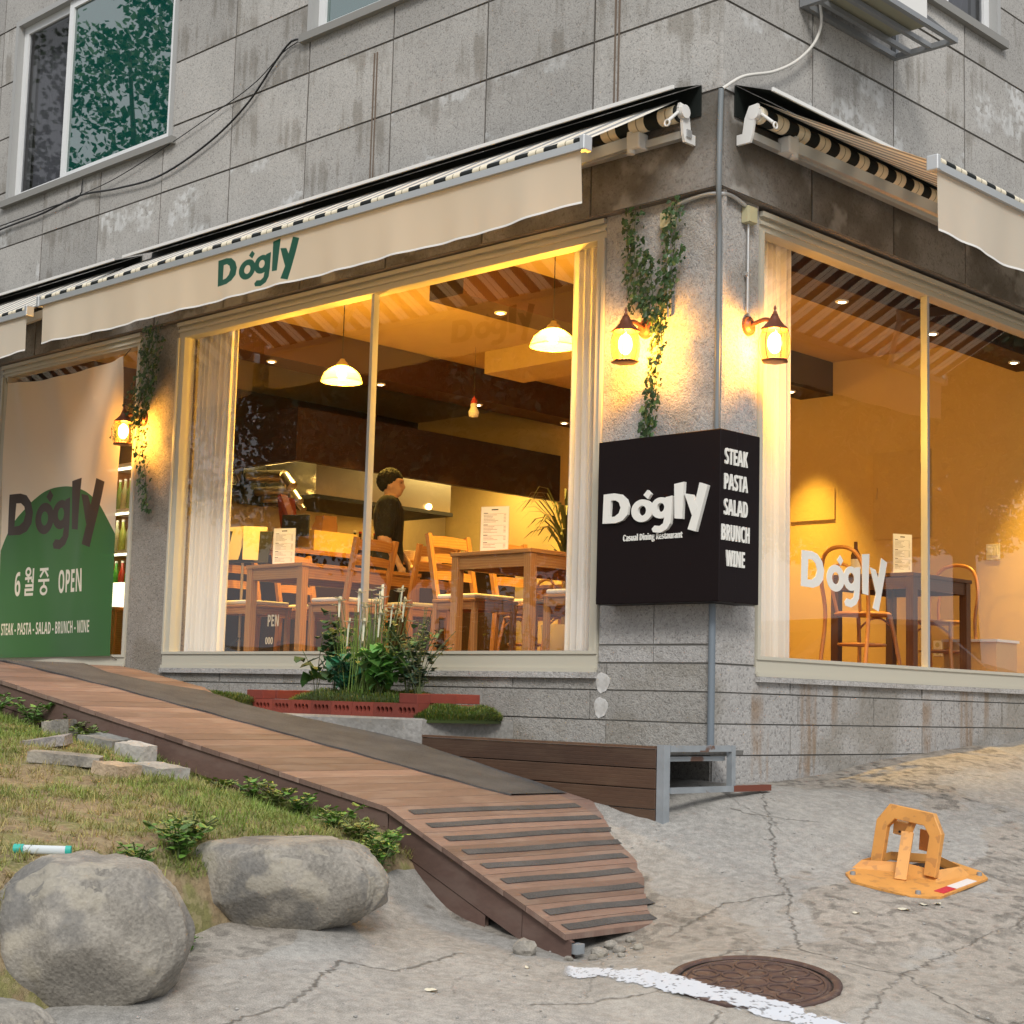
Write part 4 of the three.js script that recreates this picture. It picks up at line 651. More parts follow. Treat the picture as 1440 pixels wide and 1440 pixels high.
// ---------------------------------------------------------------- planter: concrete kerb, bricks, moss, plants
solo('concrete_plinth', uvm(ext(shp([[-3.55, 0.05], [-1.592, 0.05], [-1.592, -0.7], [-1.86, -0.79], [-2.24, -0.99], [-2.66, -1.14], [-3.0, -1.14], [-3.55, -1.0]]), 0.5, 0.01).rotateX(-Math.PI / 2).translate(0, -0.63, 0)), concrete, 'low concrete base carrying the brick planter below the front window', 'plinth');
{
  const hole = (cx) => ell(cx, 0.0, 0.017, 0.021, 10), q = rngOf(19);
  const cored = ext(shp([[-0.0985, -0.043], [0.0985, -0.043], [0.0985, 0.043], [-0.0985, 0.043]], [-0.055, -0.018, 0.019, 0.056].map((c) => hole(c))), 0.03), backing = bx(0.197, 0.0859, 0.055, 0, 0, -0.0275);
  const bg = uvm(merge([cored, backing])), plain = uvm(rb(0.197, 0.058, 0.095, 0.003));
  const planter = thing('brick_planter', 'low border of red cored bricks round a mossy flower bed', 'planter');
  const put = (g, x, y, z, ry) => { const o = part(planter, 'brick', g, brickMats[Math.floor(q() * 3)]); o.position.set(x, y, z); o.rotation.set((q() - 0.5) * 0.02, ry + (q() - 0.5) * 0.03, (q() - 0.5) * 0.02); };
  for (let k = 0; k < 9; k++) put(bg, -3.34 + k * 0.1995, -0.078, 0.655, 0);
  for (let k = 0; k < 3; k++) put(plain, -1.79, -0.006 + 0.002 * k, 0.58 - k * 0.2, Math.PI / 2 - 0.1 + (k === 0 ? 1.5 : 0));
  for (let k = 1; k < 3; k++) for (const [x, y] of [[-1.79, -0.066], [-3.3, -0.066]]) put(plain, x, y, 0.58 - k * 0.2, Math.PI / 2);
  for (let k = 0; k < 3; k++) put(plain, -3.3, -0.006 + 0.002 * k, 0.58 - k * 0.2, Math.PI / 2 + (k === 0 ? 1.5 : 0));
}
function moss(label, cx, cz, rx, rz, y0, h, seed, n) {
  const q = rngOf(seed), t = thing('moss_mound', label, 'moss', [cx, y0, cz], 0), col = [0.055, 0.075, 0.012];
  const f = (x, z) => { const d = (x / rx) ** 2 + (z / rz) ** 2; return d >= 1 ? 0 : h * Math.pow(1 - d, 0.42) * (0.85 + 0.3 * gn((x + cx) * 9, (z + cz) * 9)); };
  part(t, 'cushion', sheet(40, 14, (u, v) => { const a = u * 6.2832, r = v; const x = Math.cos(a) * rx * r, z = Math.sin(a) * rz * r; return [x, v >= 1 ? -0.02 : f(x, z), z]; }), std({ color: lin(0.03, 0.045, 0.008), roughness: 1, side: THREE.DoubleSide }));
  const L = new Leaves(); for (let k = 0; k < n; k++) { const a = q() * 6.2832, r = k % 3 ? Math.sqrt(q()) * 0.99 : 0.93 + 0.07 * q(), x = Math.cos(a) * rx * r, z = Math.sin(a) * rz * r, y = f(x, z) * (r > 0.93 ? q() : 1), g = 0.7 + 0.8 * q(), e = r > 0.9 ? 1 : 0.4; const o = V(x, y - 0.003, z), tip = V(x + (q() - 0.5) * 0.018 + Math.cos(a) * 0.012 * e, y + 0.008 + 0.012 * q(), z + (q() - 0.5) * 0.018 + Math.sin(a) * 0.012 * e); L.ribbon([o, tip], (u) => 0.0028 * (1 - u * 0.7), q() < 0.3 ? [0.17 * g, 0.17 * g, 0.025 * g] : [0.07 * g, 0.13 * g, 0.015 * g]); }
  part(t, 'moss_fibre', L.geo(), leafMat).userData.kind = 'stuff';
}
moss('large mossy mound inside the brick border under the plants', -2.5, 0.33, 0.72, 0.3, -0.06, 0.12, 5, 9000);
moss('mossy mound outside the bricks at the end of the concrete base', -1.63, 0.36, 0.13, 0.34, -0.125, 0.09, 6, 5000);
moss('thin patch of moss beside the ramp planks and bricks', -3.45, 0.85, 0.28, 0.25, -0.06, 0.06, 7, 3000);
// plants of the bed
{
  const q = rngOf(23);
  const flower = thing('white_flower_clump', 'tall clump of grassy stems with white flowers in the brick planter', 'flowers', [-2.42, 0.02, 0.42]);
  const L = new Leaves(), F = new Leaves(), S = [];
  for (let k = 0; k < 190; k++) { const a = q() * 6.28, r = 0.2 * Math.sqrt(q()), h = 0.25 + 0.36 * q(), l = 0.02 + 0.14 * q(), o = V(Math.cos(a) * r, -0.02, Math.sin(a) * r * 0.7), f = 0.6 + 0.7 * q(), b = q() * 6.28, tip = o.clone().add(V(Math.cos(b) * l, h, Math.sin(b) * l)); L.ribbon([o, o.clone().lerp(tip, 0.45).add(V(0, h * 0.08, 0)), o.clone().lerp(tip, 0.8).add(V(0, h * 0.05, 0)), tip], (u) => 0.0042 * (1 - u * 0.9), [0.2 * f, 0.32 * f, 0.07 * f]); }
  for (let k = 0; k < 34; k++) {
    const a = q() * 6.28, r = 0.24 * Math.sqrt(q()), h = 0.42 + 0.24 * q(), o = V(Math.cos(a) * r * 0.7, 0, Math.sin(a) * r * 0.5), tip = V(Math.cos(a) * r * 1.5, h, Math.sin(a) * r); S.push(tube([o, o.clone().lerp(tip, 0.5).add(V(0.01, 0, 0)), tip], 0.0025, 8, 4));
    if (k % 2) { const d = tip.clone().add(V((q() - 0.5) * 0.04, 0.03, 0)), e = d.clone().add(V((q() - 0.5) * 0.06, -0.13 - 0.05 * q(), 0.02)); for (let i = 0; i < 2; i++) F.ribbon([tip, d, d.clone().lerp(e, 0.4).add(V(0, 0.01, 0.004 * i)), e], (u) => 0.009 * (1 - 0.5 * u), [0.66, 0.66, 0.5]); }
    for (let i = 0; i < 6; i++) { const b = (i / 6) * 6.283, ux = V(Math.cos(b), 0.25, Math.sin(b)).normalize(), uy = V(-Math.sin(b), 0, Math.cos(b)); F.poly(tip.clone(), uy, ux, [[0, 0], [0.012, 0.014], [0.014, 0.03], [0, 0.046], [-0.014, 0.03], [-0.012, 0.014]], [0.72, 0.72, 0.66]); }
    F.poly(tip.clone().add(V(0, 0.004, 0)), V(1, 0, 0), V(0, 0, 1), ell(0, 0, 0.006, 0.006, 6), [0.5, 0.4, 0.08]);
  }
  part(flower, 'blade', L.geo(), leafMat).userData.kind = 'stuff'; part(flower, 'blossom', F.geo(), leafMat).userData.kind = 'stuff'; part(flower, 'stem', merge(S), stemMat).userData.kind = 'stuff';
}
function leafy(name, label, pos, seed, { n, h, w, size, col, round = 0.6, droop = 0.3, stems = 8 }) {
  const q = rngOf(seed), t = thing(name, label, 'plant', pos), L = new Leaves(), S = [];
  const out = [[0, 0], [0.28 * round, 0.18], [0.5 * round, 0.45], [0.4 * round, 0.75], [0, 1], [-0.4 * round, 0.75], [-0.5 * round, 0.45], [-0.28 * round, 0.18]];
  for (let s = 0; s < stems; s++) {
    const a = (s / stems) * 6.283 + q(), l = w * (0.35 + 0.65 * q()), hh = h * (0.6 + 0.4 * q()), o = V(0, -0.03, 0), tip = V(Math.cos(a) * l, hh, Math.sin(a) * l * 0.8), c = new THREE.CatmullRomCurve3([o, V(Math.cos(a) * l * 0.35, hh * 0.55, Math.sin(a) * l * 0.3), tip]); S.push(clean(new THREE.TubeGeometry(c, 10, 0.003, 4)));
    for (let k = 0; k < n / stems; k++) { const u = 0.25 + 0.75 * q(), p = c.getPoint(u), b = q() * 6.283, uy = V(Math.cos(b), 0.5 - droop * 2 * q(), Math.sin(b)).normalize(), ux = V(-uy.z, (q() - 0.5) * 0.9, uy.x).normalize(), sz = size * (0.6 + 0.7 * q()), f = 0.55 + 0.9 * q(); L.poly(p.clone().addScaledVector(uy, 0.006), ux, uy, out.map(([x, y]) => [x * sz, y * sz]), col.map((c2) => c2 * f), 0.4); }
  }
  part(t, 'foliage', L.geo(), leafMat).userData.kind = 'stuff'; part(t, 'stem', merge(S), stemMat).userData.kind = 'stuff'; return t;
}
leafy('leafy_plant', 'dark leafy eucalyptus sprig on the window side of the brick planter', [-2.78, 0.0, 0.38], 71, { n: 170, h: 0.56, w: 0.2, size: 0.06, col: [0.05, 0.12, 0.04], round: 1.0 });
leafy('leafy_plant', 'blue green broad leaved plant in the middle of the brick planter', [-2.52, 0.02, 0.5], 72, { n: 110, h: 0.28, w: 0.2, size: 0.075, col: [0.03, 0.18, 0.09], round: 1.0 });
leafy('leafy_plant', 'bright green pothos with heart leaves at the front of the bed', [-2.2, 0.02, 0.5], 73, { n: 130, h: 0.32, w: 0.2, size: 0.075, col: [0.09, 0.25, 0.04], round: 1.1 });
leafy('leafy_plant', 'grey green round leaved shrub behind the pothos', [-2.12, 0.02, 0.34], 74, { n: 240, h: 0.48, w: 0.24, size: 0.05, col: [0.1, 0.19, 0.07], round: 1.0, stems: 10 });
leafy('leafy_plant', 'small dark tree-like sprig leaning over the right bricks', [-1.93, 0.0, 0.42], 75, { n: 170, h: 0.42, w: 0.26, size: 0.04, col: [0.035, 0.075, 0.04], round: 0.9, stems: 9 });
leafy('leafy_plant', 'wispy thin stemmed plant with tiny buds beside the flowers', [-2.0, 0.02, 0.38], 76, { n: 60, h: 0.55, w: 0.28, size: 0.022, col: [0.16, 0.15, 0.08], round: 0.8, stems: 12 });
leafy('leafy_plant', 'single long stems with large oval leaves leaning to the ramp side', [-2.92, 0.0, 0.42], 77, { n: 9, h: 0.42, w: 0.22, size: 0.1, col: [0.05, 0.13, 0.03], round: 1.1, stems: 3 });

// ---------------------------------------------------------------- boarded side box and steel frame beside the pillar
{
  const b = thing('timber_box', 'boxed-in step clad in dark horizontal boards with a galvanised post', 'step box'), q = rngOf(33), h = 0.098;
  for (let k = 0; k < 5; k++) { const y1 = -0.228 - k * (h + 0.004); part(b, 'board', uvm(rbb(-1.588, 0.165, y1 - h, y1, 0.68, 0.702, 0.003), q() * 2, q()), [boxBoard, tinted(boxBoard, [0.27, 0.22, 0.165]), tinted(boxBoard, [0.34, 0.28, 0.2])][Math.floor(q() * 3)]); }
  part(b, 'top_trim', uvm(bb(-1.588, 0.165, -0.226, -0.214, 0.668, 0.706)), tinted(boxBoard, [0.5, 0.42, 0.32]));
  part(b, 'post', uvm(merge([bb(0.172, 0.218, -0.7, -0.205, 0.694, 0.7), bb(0.212, 0.218, -0.7, -0.205, 0.65, 0.694)])), galv);
  part(b, 'top_rail', uvm(bb(0.2, 0.224, -0.24, -0.208, 0.135, 0.649)), galv);
  part(b, 'inner_rail', uvm(bb(0.16, 0.18, -0.29, -0.266, 0.135, 0.649)), galv);
  part(b, 'back_post', uvm(bb(0.19, 0.225, -0.42, -0.206, 0.1, 0.134)), galv);
  part(b, 'bottom_rail', uvm(bb(0.2, 0.23, -0.45, -0.42, 0.12, 0.649)), galv); part(b, 'bottom_rail', uvm(bb(0.2, 0.231, -0.451, -0.419, -0.22, 0.119)), rustMat, 'rusty rail end');
  part(b, 'lid', uvm(bb(-1.588, 0.165, -0.26, -0.236, -0.05, 0.67)), tinted(concrete, 0.5));
}
// ---------------------------------------------------------------- boulders
function boulder(name, label, pos, s, turn, seed, facet) {
  const g = new THREE.IcosahedronGeometry(1, 24), p = g.attributes.position;
  for (let i = 0; i < p.count; i++) { const v = V(p.getX(i), p.getY(i), p.getZ(i)).normalize(); let k = 1 + 0.12 * gn3(v.x * 1.1 + seed, v.y * 1.1, v.z * 1.1) + 0.06 * gn3(v.x * 2.2, v.y * 2.2 + seed, v.z * 2.2) + 0.018 * gn3(v.x * 8, v.y * 8, v.z * 8 + seed) + 0.006 * gn3(v.x * 22, v.y * 22, v.z * 22); for (const [nx, ny, nz, d] of facet) { const t = v.x * nx + v.y * ny + v.z * nz; if (t * k > d) k = mix(k, d / t, 0.82); } p.setXYZ(i, v.x * k * s[0], v.y * k * s[1], v.z * k * s[2]); }
  const n = new THREE.BufferGeometry(); n.setAttribute('position', p); // smooth normals from shared points
  const key = new Map(), acc = []; const idx = []; for (let i = 0; i < p.count; i++) { const h = `${p.getX(i).toFixed(4)},${p.getY(i).toFixed(4)},${p.getZ(i).toFixed(4)}`; if (!key.has(h)) { key.set(h, acc.length / 3); acc.push(p.getX(i), p.getY(i), p.getZ(i)); } idx.push(key.get(h)); }
  const m = new THREE.BufferGeometry(); m.setAttribute('position', new THREE.Float32BufferAttribute(acc, 3)); m.setIndex(idx); m.computeVertexNormals();
  return solo(name, uvm(m, seed, seed * 0.7), rockMat, label, 'boulder', pos, turn);
}
boulder('boulder', 'big rounded boulder at the front edge of the lawn', [0.41, -0.84, 4.08], [0.35, 0.285, 0.31], 0.78, 3.3, [[0.05, 0.98, 0.1, 0.9], [0.2, -0.5, 0.84, 0.88], [0.85, 0.4, -0.2, 0.93]]);
boulder('boulder', 'long grey boulder between the big boulder and the ramp', [0.16, -0.745, 3.05], [0.43, 0.2, 0.25], 0.78, 2.4, [[-0.05, 1, 0.05, 0.82], [-0.75, 0.1, 0.65, 0.9], [0.1, -0.5, 0.8, 0.85]]);
boulder('boulder', 'low flat rock below the big boulder, mostly buried', [0.66, -1.1, 4.62], [0.28, 0.15, 0.24], 0.4, 5.7, [[0, 1, 0, 0.8]]);
// ---------------------------------------------------------------- loose blocks, stones, weeds, litter
function block(label, x, z, w, h, d, turn, mat, tiltx = 0, tiltz = 0, y = lawnY(x, z)) {
  const q = rngOf(Math.round(x * 91 + z * 37)), g = new THREE.BoxGeometry(w, h, d, 6, 3, 6), p = g.attributes.position;
  for (let i = 0; i < p.count; i++) { const a = p.getX(i), b = p.getY(i), c = p.getZ(i); p.setXYZ(i, a + 0.05 * w * gn3(a * 14 + x * 9, b * 14, c * 14), b + 0.12 * h * gn3(a * 12, b * 12 + z * 7, c * 12), c + 0.05 * d * gn3(a * 13, b * 13, c * 13 + x)); }
  g.computeVertexNormals();
  const o = solo('stone_block', uvm(g, q(), q()), mat, label, 'stone', [x, y + h * 0.3, z], turn); o.rotation.x = tiltx; o.rotation.z = tiltz;
}
const paleConc = tinted(concrete, [1.5, 1.5, 1.5]), greyConc = tinted(concrete, [0.9, 0.92, 0.9]);
block('pale broken paving block leaning on another beside the ramp', -1.86, 2.46, 0.19, 0.1, 0.12, 0.2, paleConc, 0.05, -0.1);
block('flat square concrete paver on the grass beside the ramp', -1.5, 2.56, 0.24, 0.085, 0.2, 0.1, tinted(concrete, [1.25, 1.25, 1.23]), 0, -0.08);
block('weathered grey paver half under leaves against the ramp side', -2.2, 2.42, 0.24, 0.09, 0.2, 0.3, greyConc, 0.05, -0.12);
block('flat slate coloured stone lying in the grass', -2.1, 2.85, 0.26, 0.05, 0.12, 0.7, tinted(rockMat, [1.2, 1.2, 1.35]), 0.1, 0.1);
block('long low stone sunk in the dry grass', -1.66, 2.98, 0.34, 0.05, 0.14, 0.85, rockMat, 0.05, -0.1);
block('sandy coloured stone set in bare soil', -1.43, 2.84, 0.17, 0.07, 0.16, 0.2, tinted(rockMat, [1.5, 1.25, 1.0]), 0, -0.1);
block('upright grey stone behind weeds near the ramp side', -2.55, 2.5, 0.16, 0.12, 0.1, 0.5, rockMat, 0, 0.1);
// rubble by the foot of the ramp and grit on the concrete
function pebble(label, x, z, s, group) { const g = new THREE.IcosahedronGeometry(s, 2), p = g.attributes.position; for (let i = 0; i < p.count; i++) { const a = p.getX(i), b = p.getY(i), c = p.getZ(i), k = 1 + 0.35 * gn3(a / s + x * 30, b / s, c / s + z * 20); p.setXYZ(i, a * k, b * k * 0.75, c * k); } g.computeVertexNormals(); solo('rubble_stone', uvm(clean(g), x, z), rockMat, label, 'stone', [x, groundY(x, z) + s * 0.35, z], x * 7, group); }
pebble('fist sized pale lump of concrete at the foot of the ramp side', 0.82, 2.33, 0.05);
for (const [x, z, s] of [[1.02, 2.1, 0.035], [1.06, 2.02, 0.028], [1.0, 2.0, 0.03], [1.1, 1.95, 0.022], [1.05, 2.17, 0.02], [1.12, 2.08, 0.016], [1.0, 1.88, 0.02], [0.98, 2.24, 0.018]]) pebble('small stone in the crumbled concrete under the ramp end', x, z, s, 'rubble under the ramp end');
{
  const q = rngOf(55), parts = []; for (let k = 0; k < 520; k++) { const x = 0.2 + q() * 2.6, z = -0.6 + q() * 4.8, s = 0.003 + 0.007 * q() * q(); if (z > 2 && x < 0.5) continue; const g = new THREE.IcosahedronGeometry(s, 0); g.scale(1, 0.6, 1); g.rotateY(q() * 6); g.translate(x, groundY(x, z) + s * 0.3, z); parts.push(g); }
  const o = sh(new THREE.Mesh(uvm(merge(parts)), tinted(concrete, 1.2))); o.name = 'grit'; o.userData = { kind: 'stuff', label: 'loose grit scattered over the cracked concrete', category: 'grit' }; scene.add(o);
}
{ // paper scraps and the like
  const scrap = (label, x, z, s, turn, y, col) => solo('litter_scrap', sheet(4, 3, (u, v) => [(u - 0.5) * s, 0.004 + 0.004 * Math.sin(u * 5 + v * 3), (v - 0.5) * s * 0.6]), std({ color: lin(...col), roughness: 0.9, side: THREE.DoubleSide }), label, 'litter', [x, y, z], turn, 'paper scraps on the concrete');
  for (const [x, z, s, t] of [[1.62, 0.75, 0.05, 0.3], [1.63, 0.6, 0.045, 1.1], [1.66, 0.53, 0.04, 2], [1.5, 0.95, 0.03, 0.5], [1.1, 3.1, 0.05, 0.2], [1.0, 2.5, 0.025, 1]]) scrap('pale flat scrap lying on the cracked concrete', x, z, s, t, groundY(x, z) + 0.003, [0.6, 0.57, 0.45]);
  const tb = thing('squeezed_tube', 'white and teal plastic tube lying on the lawn behind the boulder', 'tube', [0.08, lawnY(0.08, 4.08) + 0.03, 4.08], 0.75);
  part(tb, 'body', clean(new THREE.CylinderGeometry(0.016, 0.016, 0.16, 12).scale(1, 1, 0.6).rotateZ(Math.PI / 2)), std({ color: lin(0.55, 0.6, 0.62), roughness: 0.4 }));
  part(tb, 'cap', clean(new THREE.CylinderGeometry(0.019, 0.019, 0.035, 12).rotateZ(Math.PI / 2).translate(-0.095, 0, 0)), std({ color: lin(0.03, 0.4, 0.33), roughness: 0.4 })); part(tb, 'end_band', clean(new THREE.CylinderGeometry(0.0175, 0.0175, 0.02, 12).scale(1, 1, 0.6).rotateZ(Math.PI / 2).translate(0.085, 0, 0)), std({ color: lin(0.03, 0.4, 0.33), roughness: 0.4 }));
}
{
  const q = rngOf(91); // leafy weeds, one plant each
  const weed = (x, z, h, w, n, k) => { const y = Math.max(lawnY(x, z), groundY(x, z)); const o = leafy('weed', 'low bright green weed growing along the lawn edge and ramp side', [x, y, z], 300 + k, { n, h, w, size: 0.034, col: q() < 0.3 ? [0.17, 0.24, 0.05] : [0.12, 0.26, 0.035], round: 0.8, droop: 0.35, stems: 7 }); o.userData.category = 'weed'; o.userData.group = 'weeds at the lawn edge'; };
  let k = 0; for (const [x, z, h, w, n] of [[-0.12, 2.26, 0.1, 0.13, 70], [-0.02, 2.46, 0.2, 0.16, 110], [0.05, 2.6, 0.15, 0.13, 80], [-0.05, 2.36, 0.17, 0.13, 80], [-0.25, 2.32, 0.08, 0.12, 60], [-0.42, 2.3, 0.1, 0.13, 60], [-0.7, 2.3, 0.1, 0.14, 70], [-0.85, 2.33, 0.11, 0.13, 70], [-1.0, 2.35, 0.09, 0.12, 60], [-1.2, 2.4, 0.07, 0.1, 50], [0.02, 3.46, 0.14, 0.15, 110], [-0.1, 3.32, 0.11, 0.13, 80], [0.1, 3.7, 0.1, 0.1, 60], [-2.6, 2.42, 0.13, 0.16, 80], [-2.85, 2.5, 0.15, 0.18, 90], [-3.1, 2.6, 0.13, 0.18, 90], [-2.35, 2.45, 0.1, 0.14, 70], [-3.4, 2.6, 0.12, 0.2, 80], [0.02, 4.45, 0.1, 0.12, 60], [-0.15, 4.3, 0.08, 0.12, 50], [0.3, 3.62, 0.07, 0.07, 40]]) weed(x, z, h * 1.15, w * 1.1, n * 1.7, k++);
}
// ---------------------------------------------------------------- manhole cover
{
  const cx = 1.76, cz = 2.06, nrm = V(-mhN[0], 1, -mhN[1]).normalize(), q = rngOf(14);
  const m = thing('manhole_cover', 'round rusty brown iron manhole cover set in the cracked concrete', 'manhole cover', [cx, ground0(cx, cz) - 0.001, cz]); m.quaternion.setFromUnitVectors(V(0, 1, 0), nrm);
  const ironTex = tex(256, (u, v) => { const a = fbm(u, v, 8, 5), s = speck(), k = sst(0.55, 0.7, fbm(u, v, 12, 4, 5)); const L = 1 + 0.5 * (a - 0.5) + 0.25 * (s - 0.5); return [...mix3([0.085 * L, 0.05 * L, 0.042 * L], [0.2, 0.15, 0.11], 0.35 * k), a]; }), iron = std({ ...rep(ironTex, 0.35), bumpScale: 0.002, roughness: 0.7, metalness: 0.2 });
  part(m, 'frame_ring', uvm(lathe([[0.285, -0.03], [0.318, -0.03], [0.322, 0.004], [0.31, 0.009], [0.292, 0.008], [0.288, 0.0]], 64)), iron);
  part(m, 'cover_plate', uvm(lathe([[0, 0.0], [0.27, 0.0], [0.284, -0.004], [0.284, -0.03]], 64)), iron);
  const petal = (r, a, rx, rz) => clean(new THREE.TorusGeometry(1, 0.16, 6, 24).rotateX(Math.PI / 2).scale(rx, 0.03, rz).translate(r, 0.001, 0).rotateY(a));
  part(m, 'relief_ring', uvm(merge([clean(new THREE.TorusGeometry(0.262, 0.008, 6, 60).rotateX(Math.PI / 2).scale(1, 0.7, 1)), clean(new THREE.TorusGeometry(0.05, 0.007, 6, 30).rotateX(Math.PI / 2).scale(1, 0.7, 1))])), iron);
  for (let k = 0; k < 6; k++) part(m, 'relief_petal', uvm(petal(0.105, (k / 6) * 6.283, 0.04, 0.036)), iron);
  for (let k = 0; k < 12; k++) part(m, 'relief_petal', uvm(petal(0.2, ((k + 0.5) / 12) * 6.283, 0.048, 0.042)), iron);
}
// ---------------------------------------------------------------- folding parking barrier
{
  const nrm = V(0.14, 1, 0.11).normalize(), cx = 1.33, cz = 0.22, b = thing('parking_barrier', 'orange folding steel parking barrier standing on the sloping concrete', 'parking barrier', [cx, ground0(cx, cz) + 0.004, cz]);
  b.quaternion.setFromUnitVectors(V(0, 1, 0), nrm).multiply(new THREE.Quaternion().setFromAxisAngle(V(0, 1, 0), 0.02));
  // local: x across (towards the road), z along the kerb; base plate outline with cropped corners
  const O = [[-0.2, 0.24], [-0.11, 0.335], [0.2, 0.335], [0.29, 0.22], [0.28, -0.25], [0.2, -0.335], [0.03, -0.38], [-0.24, -0.22]];
  const hole = [[-0.2, 0.1], [-0.05, -0.03], [0.12, -0.03], [0.16, -0.2], [-0.02, -0.3], [-0.19, -0.16]];
  const flat = (o, h, d, y) => ext(shp(o.map(([x, z]) => [x, -z]), h.map((k) => k.map(([x, z]) => [x, -z]))), d).rotateX(-Math.PI / 2).translate(0, y, 0);
  part(b, 'base_plate', uvm(flat(O, [hole], 0.012, 0)), orangePaint);
  part(b, 'dark_recess_plate', flat(hole.map(([x, z]) => [x * 0.99, z * 0.99]), [], 0.002, 0.001), black);  // thin black plate added to paint the shaded inside of the opening
  // raised shell: bevelled rim round the opening
  const rim = []; const loop = hole, outer = [[-0.225, 0.14], [-0.06, 0.03], [0.16, 0.03], [0.2, -0.22], [-0.02, -0.35], [-0.22, -0.19]];
  for (let i = 0; i < loop.length; i++) { const k = (i + 1) % loop.length, P = (a, y) => [a[0], y, a[1]]; const L = new Leaves(); L.quad(P(outer[i], 0.012), P(outer[k], 0.012), P(loop[k], 0.05), P(loop[i], 0.05), [1, 1, 1]); L.quad(P(loop[i], 0.05), P(loop[k], 0.05), P(loop[k], 0.0), P(loop[i], 0.0), [1, 1, 1]); const g = L.geo(); g.deleteAttribute('color'); rim.push(g); }
  const dbl = orangePaint.clone(); dbl.side = THREE.DoubleSide; part(b, 'raised_rim', uvm(merge(rim)), dbl);
  const U = shp([[-0.17, 0], [-0.17, 0.2], [-0.115, 0.285], [0.115, 0.285], [0.17, 0.2], [0.17, 0], [0.115, 0], [0.115, 0.18], [0.08, 0.225], [-0.08, 0.225], [-0.115, 0.18], [-0.115, 0]]);
  part(b, 'folding_arch', uvm(ext(U, 0.03, 0.003).rotateX(-0.18).translate(-0.02, 0.03, 0.0)), orangePaint);
  part(b, 'centre_strut', uvm(merge([bar([0.03, 0.01, 0.13], [-0.03, 0.2, -0.02], 0.055, 0.022), bar([-0.03, 0.19, -0.02], [-0.02, 0.25, -0.045], 0.03, 0.02)])), orangePaint);
  const lk = part(b, 'lock_plate', uvm(rb(0.085, 0.065, 0.03, 0.004, -0.09, 0.2, -0.075)), tinted(orangePaint, [1.0, 1.15, 1.5])); part(lk, 'screw', merge([rod([-0.095, 0.185, -0.061], [-0.095, 0.185, -0.057], 0.006), rod([-0.075, 0.185, -0.061], [-0.075, 0.185, -0.057], 0.006)]), black);
  part(b, 'stop_plate', uvm(rb(0.11, 0.1, 0.012, 0.003, 0.055, 0.165, -0.085)), tinted(orangePaint, [0.75, 0.62, 0.6]));
  part(b, 'notice', bb(0.225, 0.275, 0.0125, 0.0145, -0.15, 0.05), std({ color: lin(0.75, 0.72, 0.7), roughness: 0.4 })); part(b, 'notice', bb(0.225, 0.275, 0.0125, 0.0147, 0.052, 0.17), std({ color: lin(0.55, 0.02, 0.05), roughness: 0.4 }), 'red half of the notice');
  for (const [x, z] of [[-0.16, 0.24], [0.2, 0.27], [0.23, -0.26]]) part(b, 'anchor_bolt', merge([rod([x, 0.012, z], [x, 0.026, z], 0.014, 0.012, 6)]), galv);
}

// ---------------------------------------------------------------- furniture of the dining room
function table(label, x0, x1, z0, z1, top, wood, legMat) {
  const cx = (x0 + x1) / 2, cz = (z0 + z1) / 2, w = x1 - x0, d = z1 - z0, h = top - FL, t = thing('dining_table', label, 'table', [cx, FL, cz]), q = 0.062;
  part(t, 'table_top', uvm(rb(w, 0.028, d, 0.004, 0, h - 0.014, 0), 0.2, 0.1), wood);
  for (const [sx, sz] of [[-1, -1], [1, -1], [-1, 1], [1, 1]]) part(t, 'leg', uvm(rb(q, h - 0.028, q, 0.004, sx * (w / 2 - q / 2 - 0.008), (h - 0.028) / 2, sz * (d / 2 - q / 2 - 0.008)), 0.3, 0.7, true), legMat);
  for (const s of [-1, 1]) { part(t, 'apron', uvm(bx(w - 0.14, 0.085, 0.02, 0, h - 0.0715, s * (d / 2 - 0.03))), legMat); part(t, 'apron', uvm(bx(0.02, 0.085, d - 0.14, s * (w / 2 - 0.03), h - 0.0715, 0)), legMat); }
  return t;
}
const TT = 0.98;
table('pine dining table behind the potted flowers, menu on top', -4.78, -4.08, -1.55, -0.34, TT, pine, pine);
table('pine dining table next to the white curtain, menu on top', -2.49, -1.735, -1.6, -0.34, TT, pine, pine);
table('far pine table at the back near the kitchen counter', -4.2, -3.0, -3.6, -2.85, TT, pine, pine);
table('dark topped table behind the side window', -1.2, -0.5, -3.82, -2.98, TT, walnut, walnut);
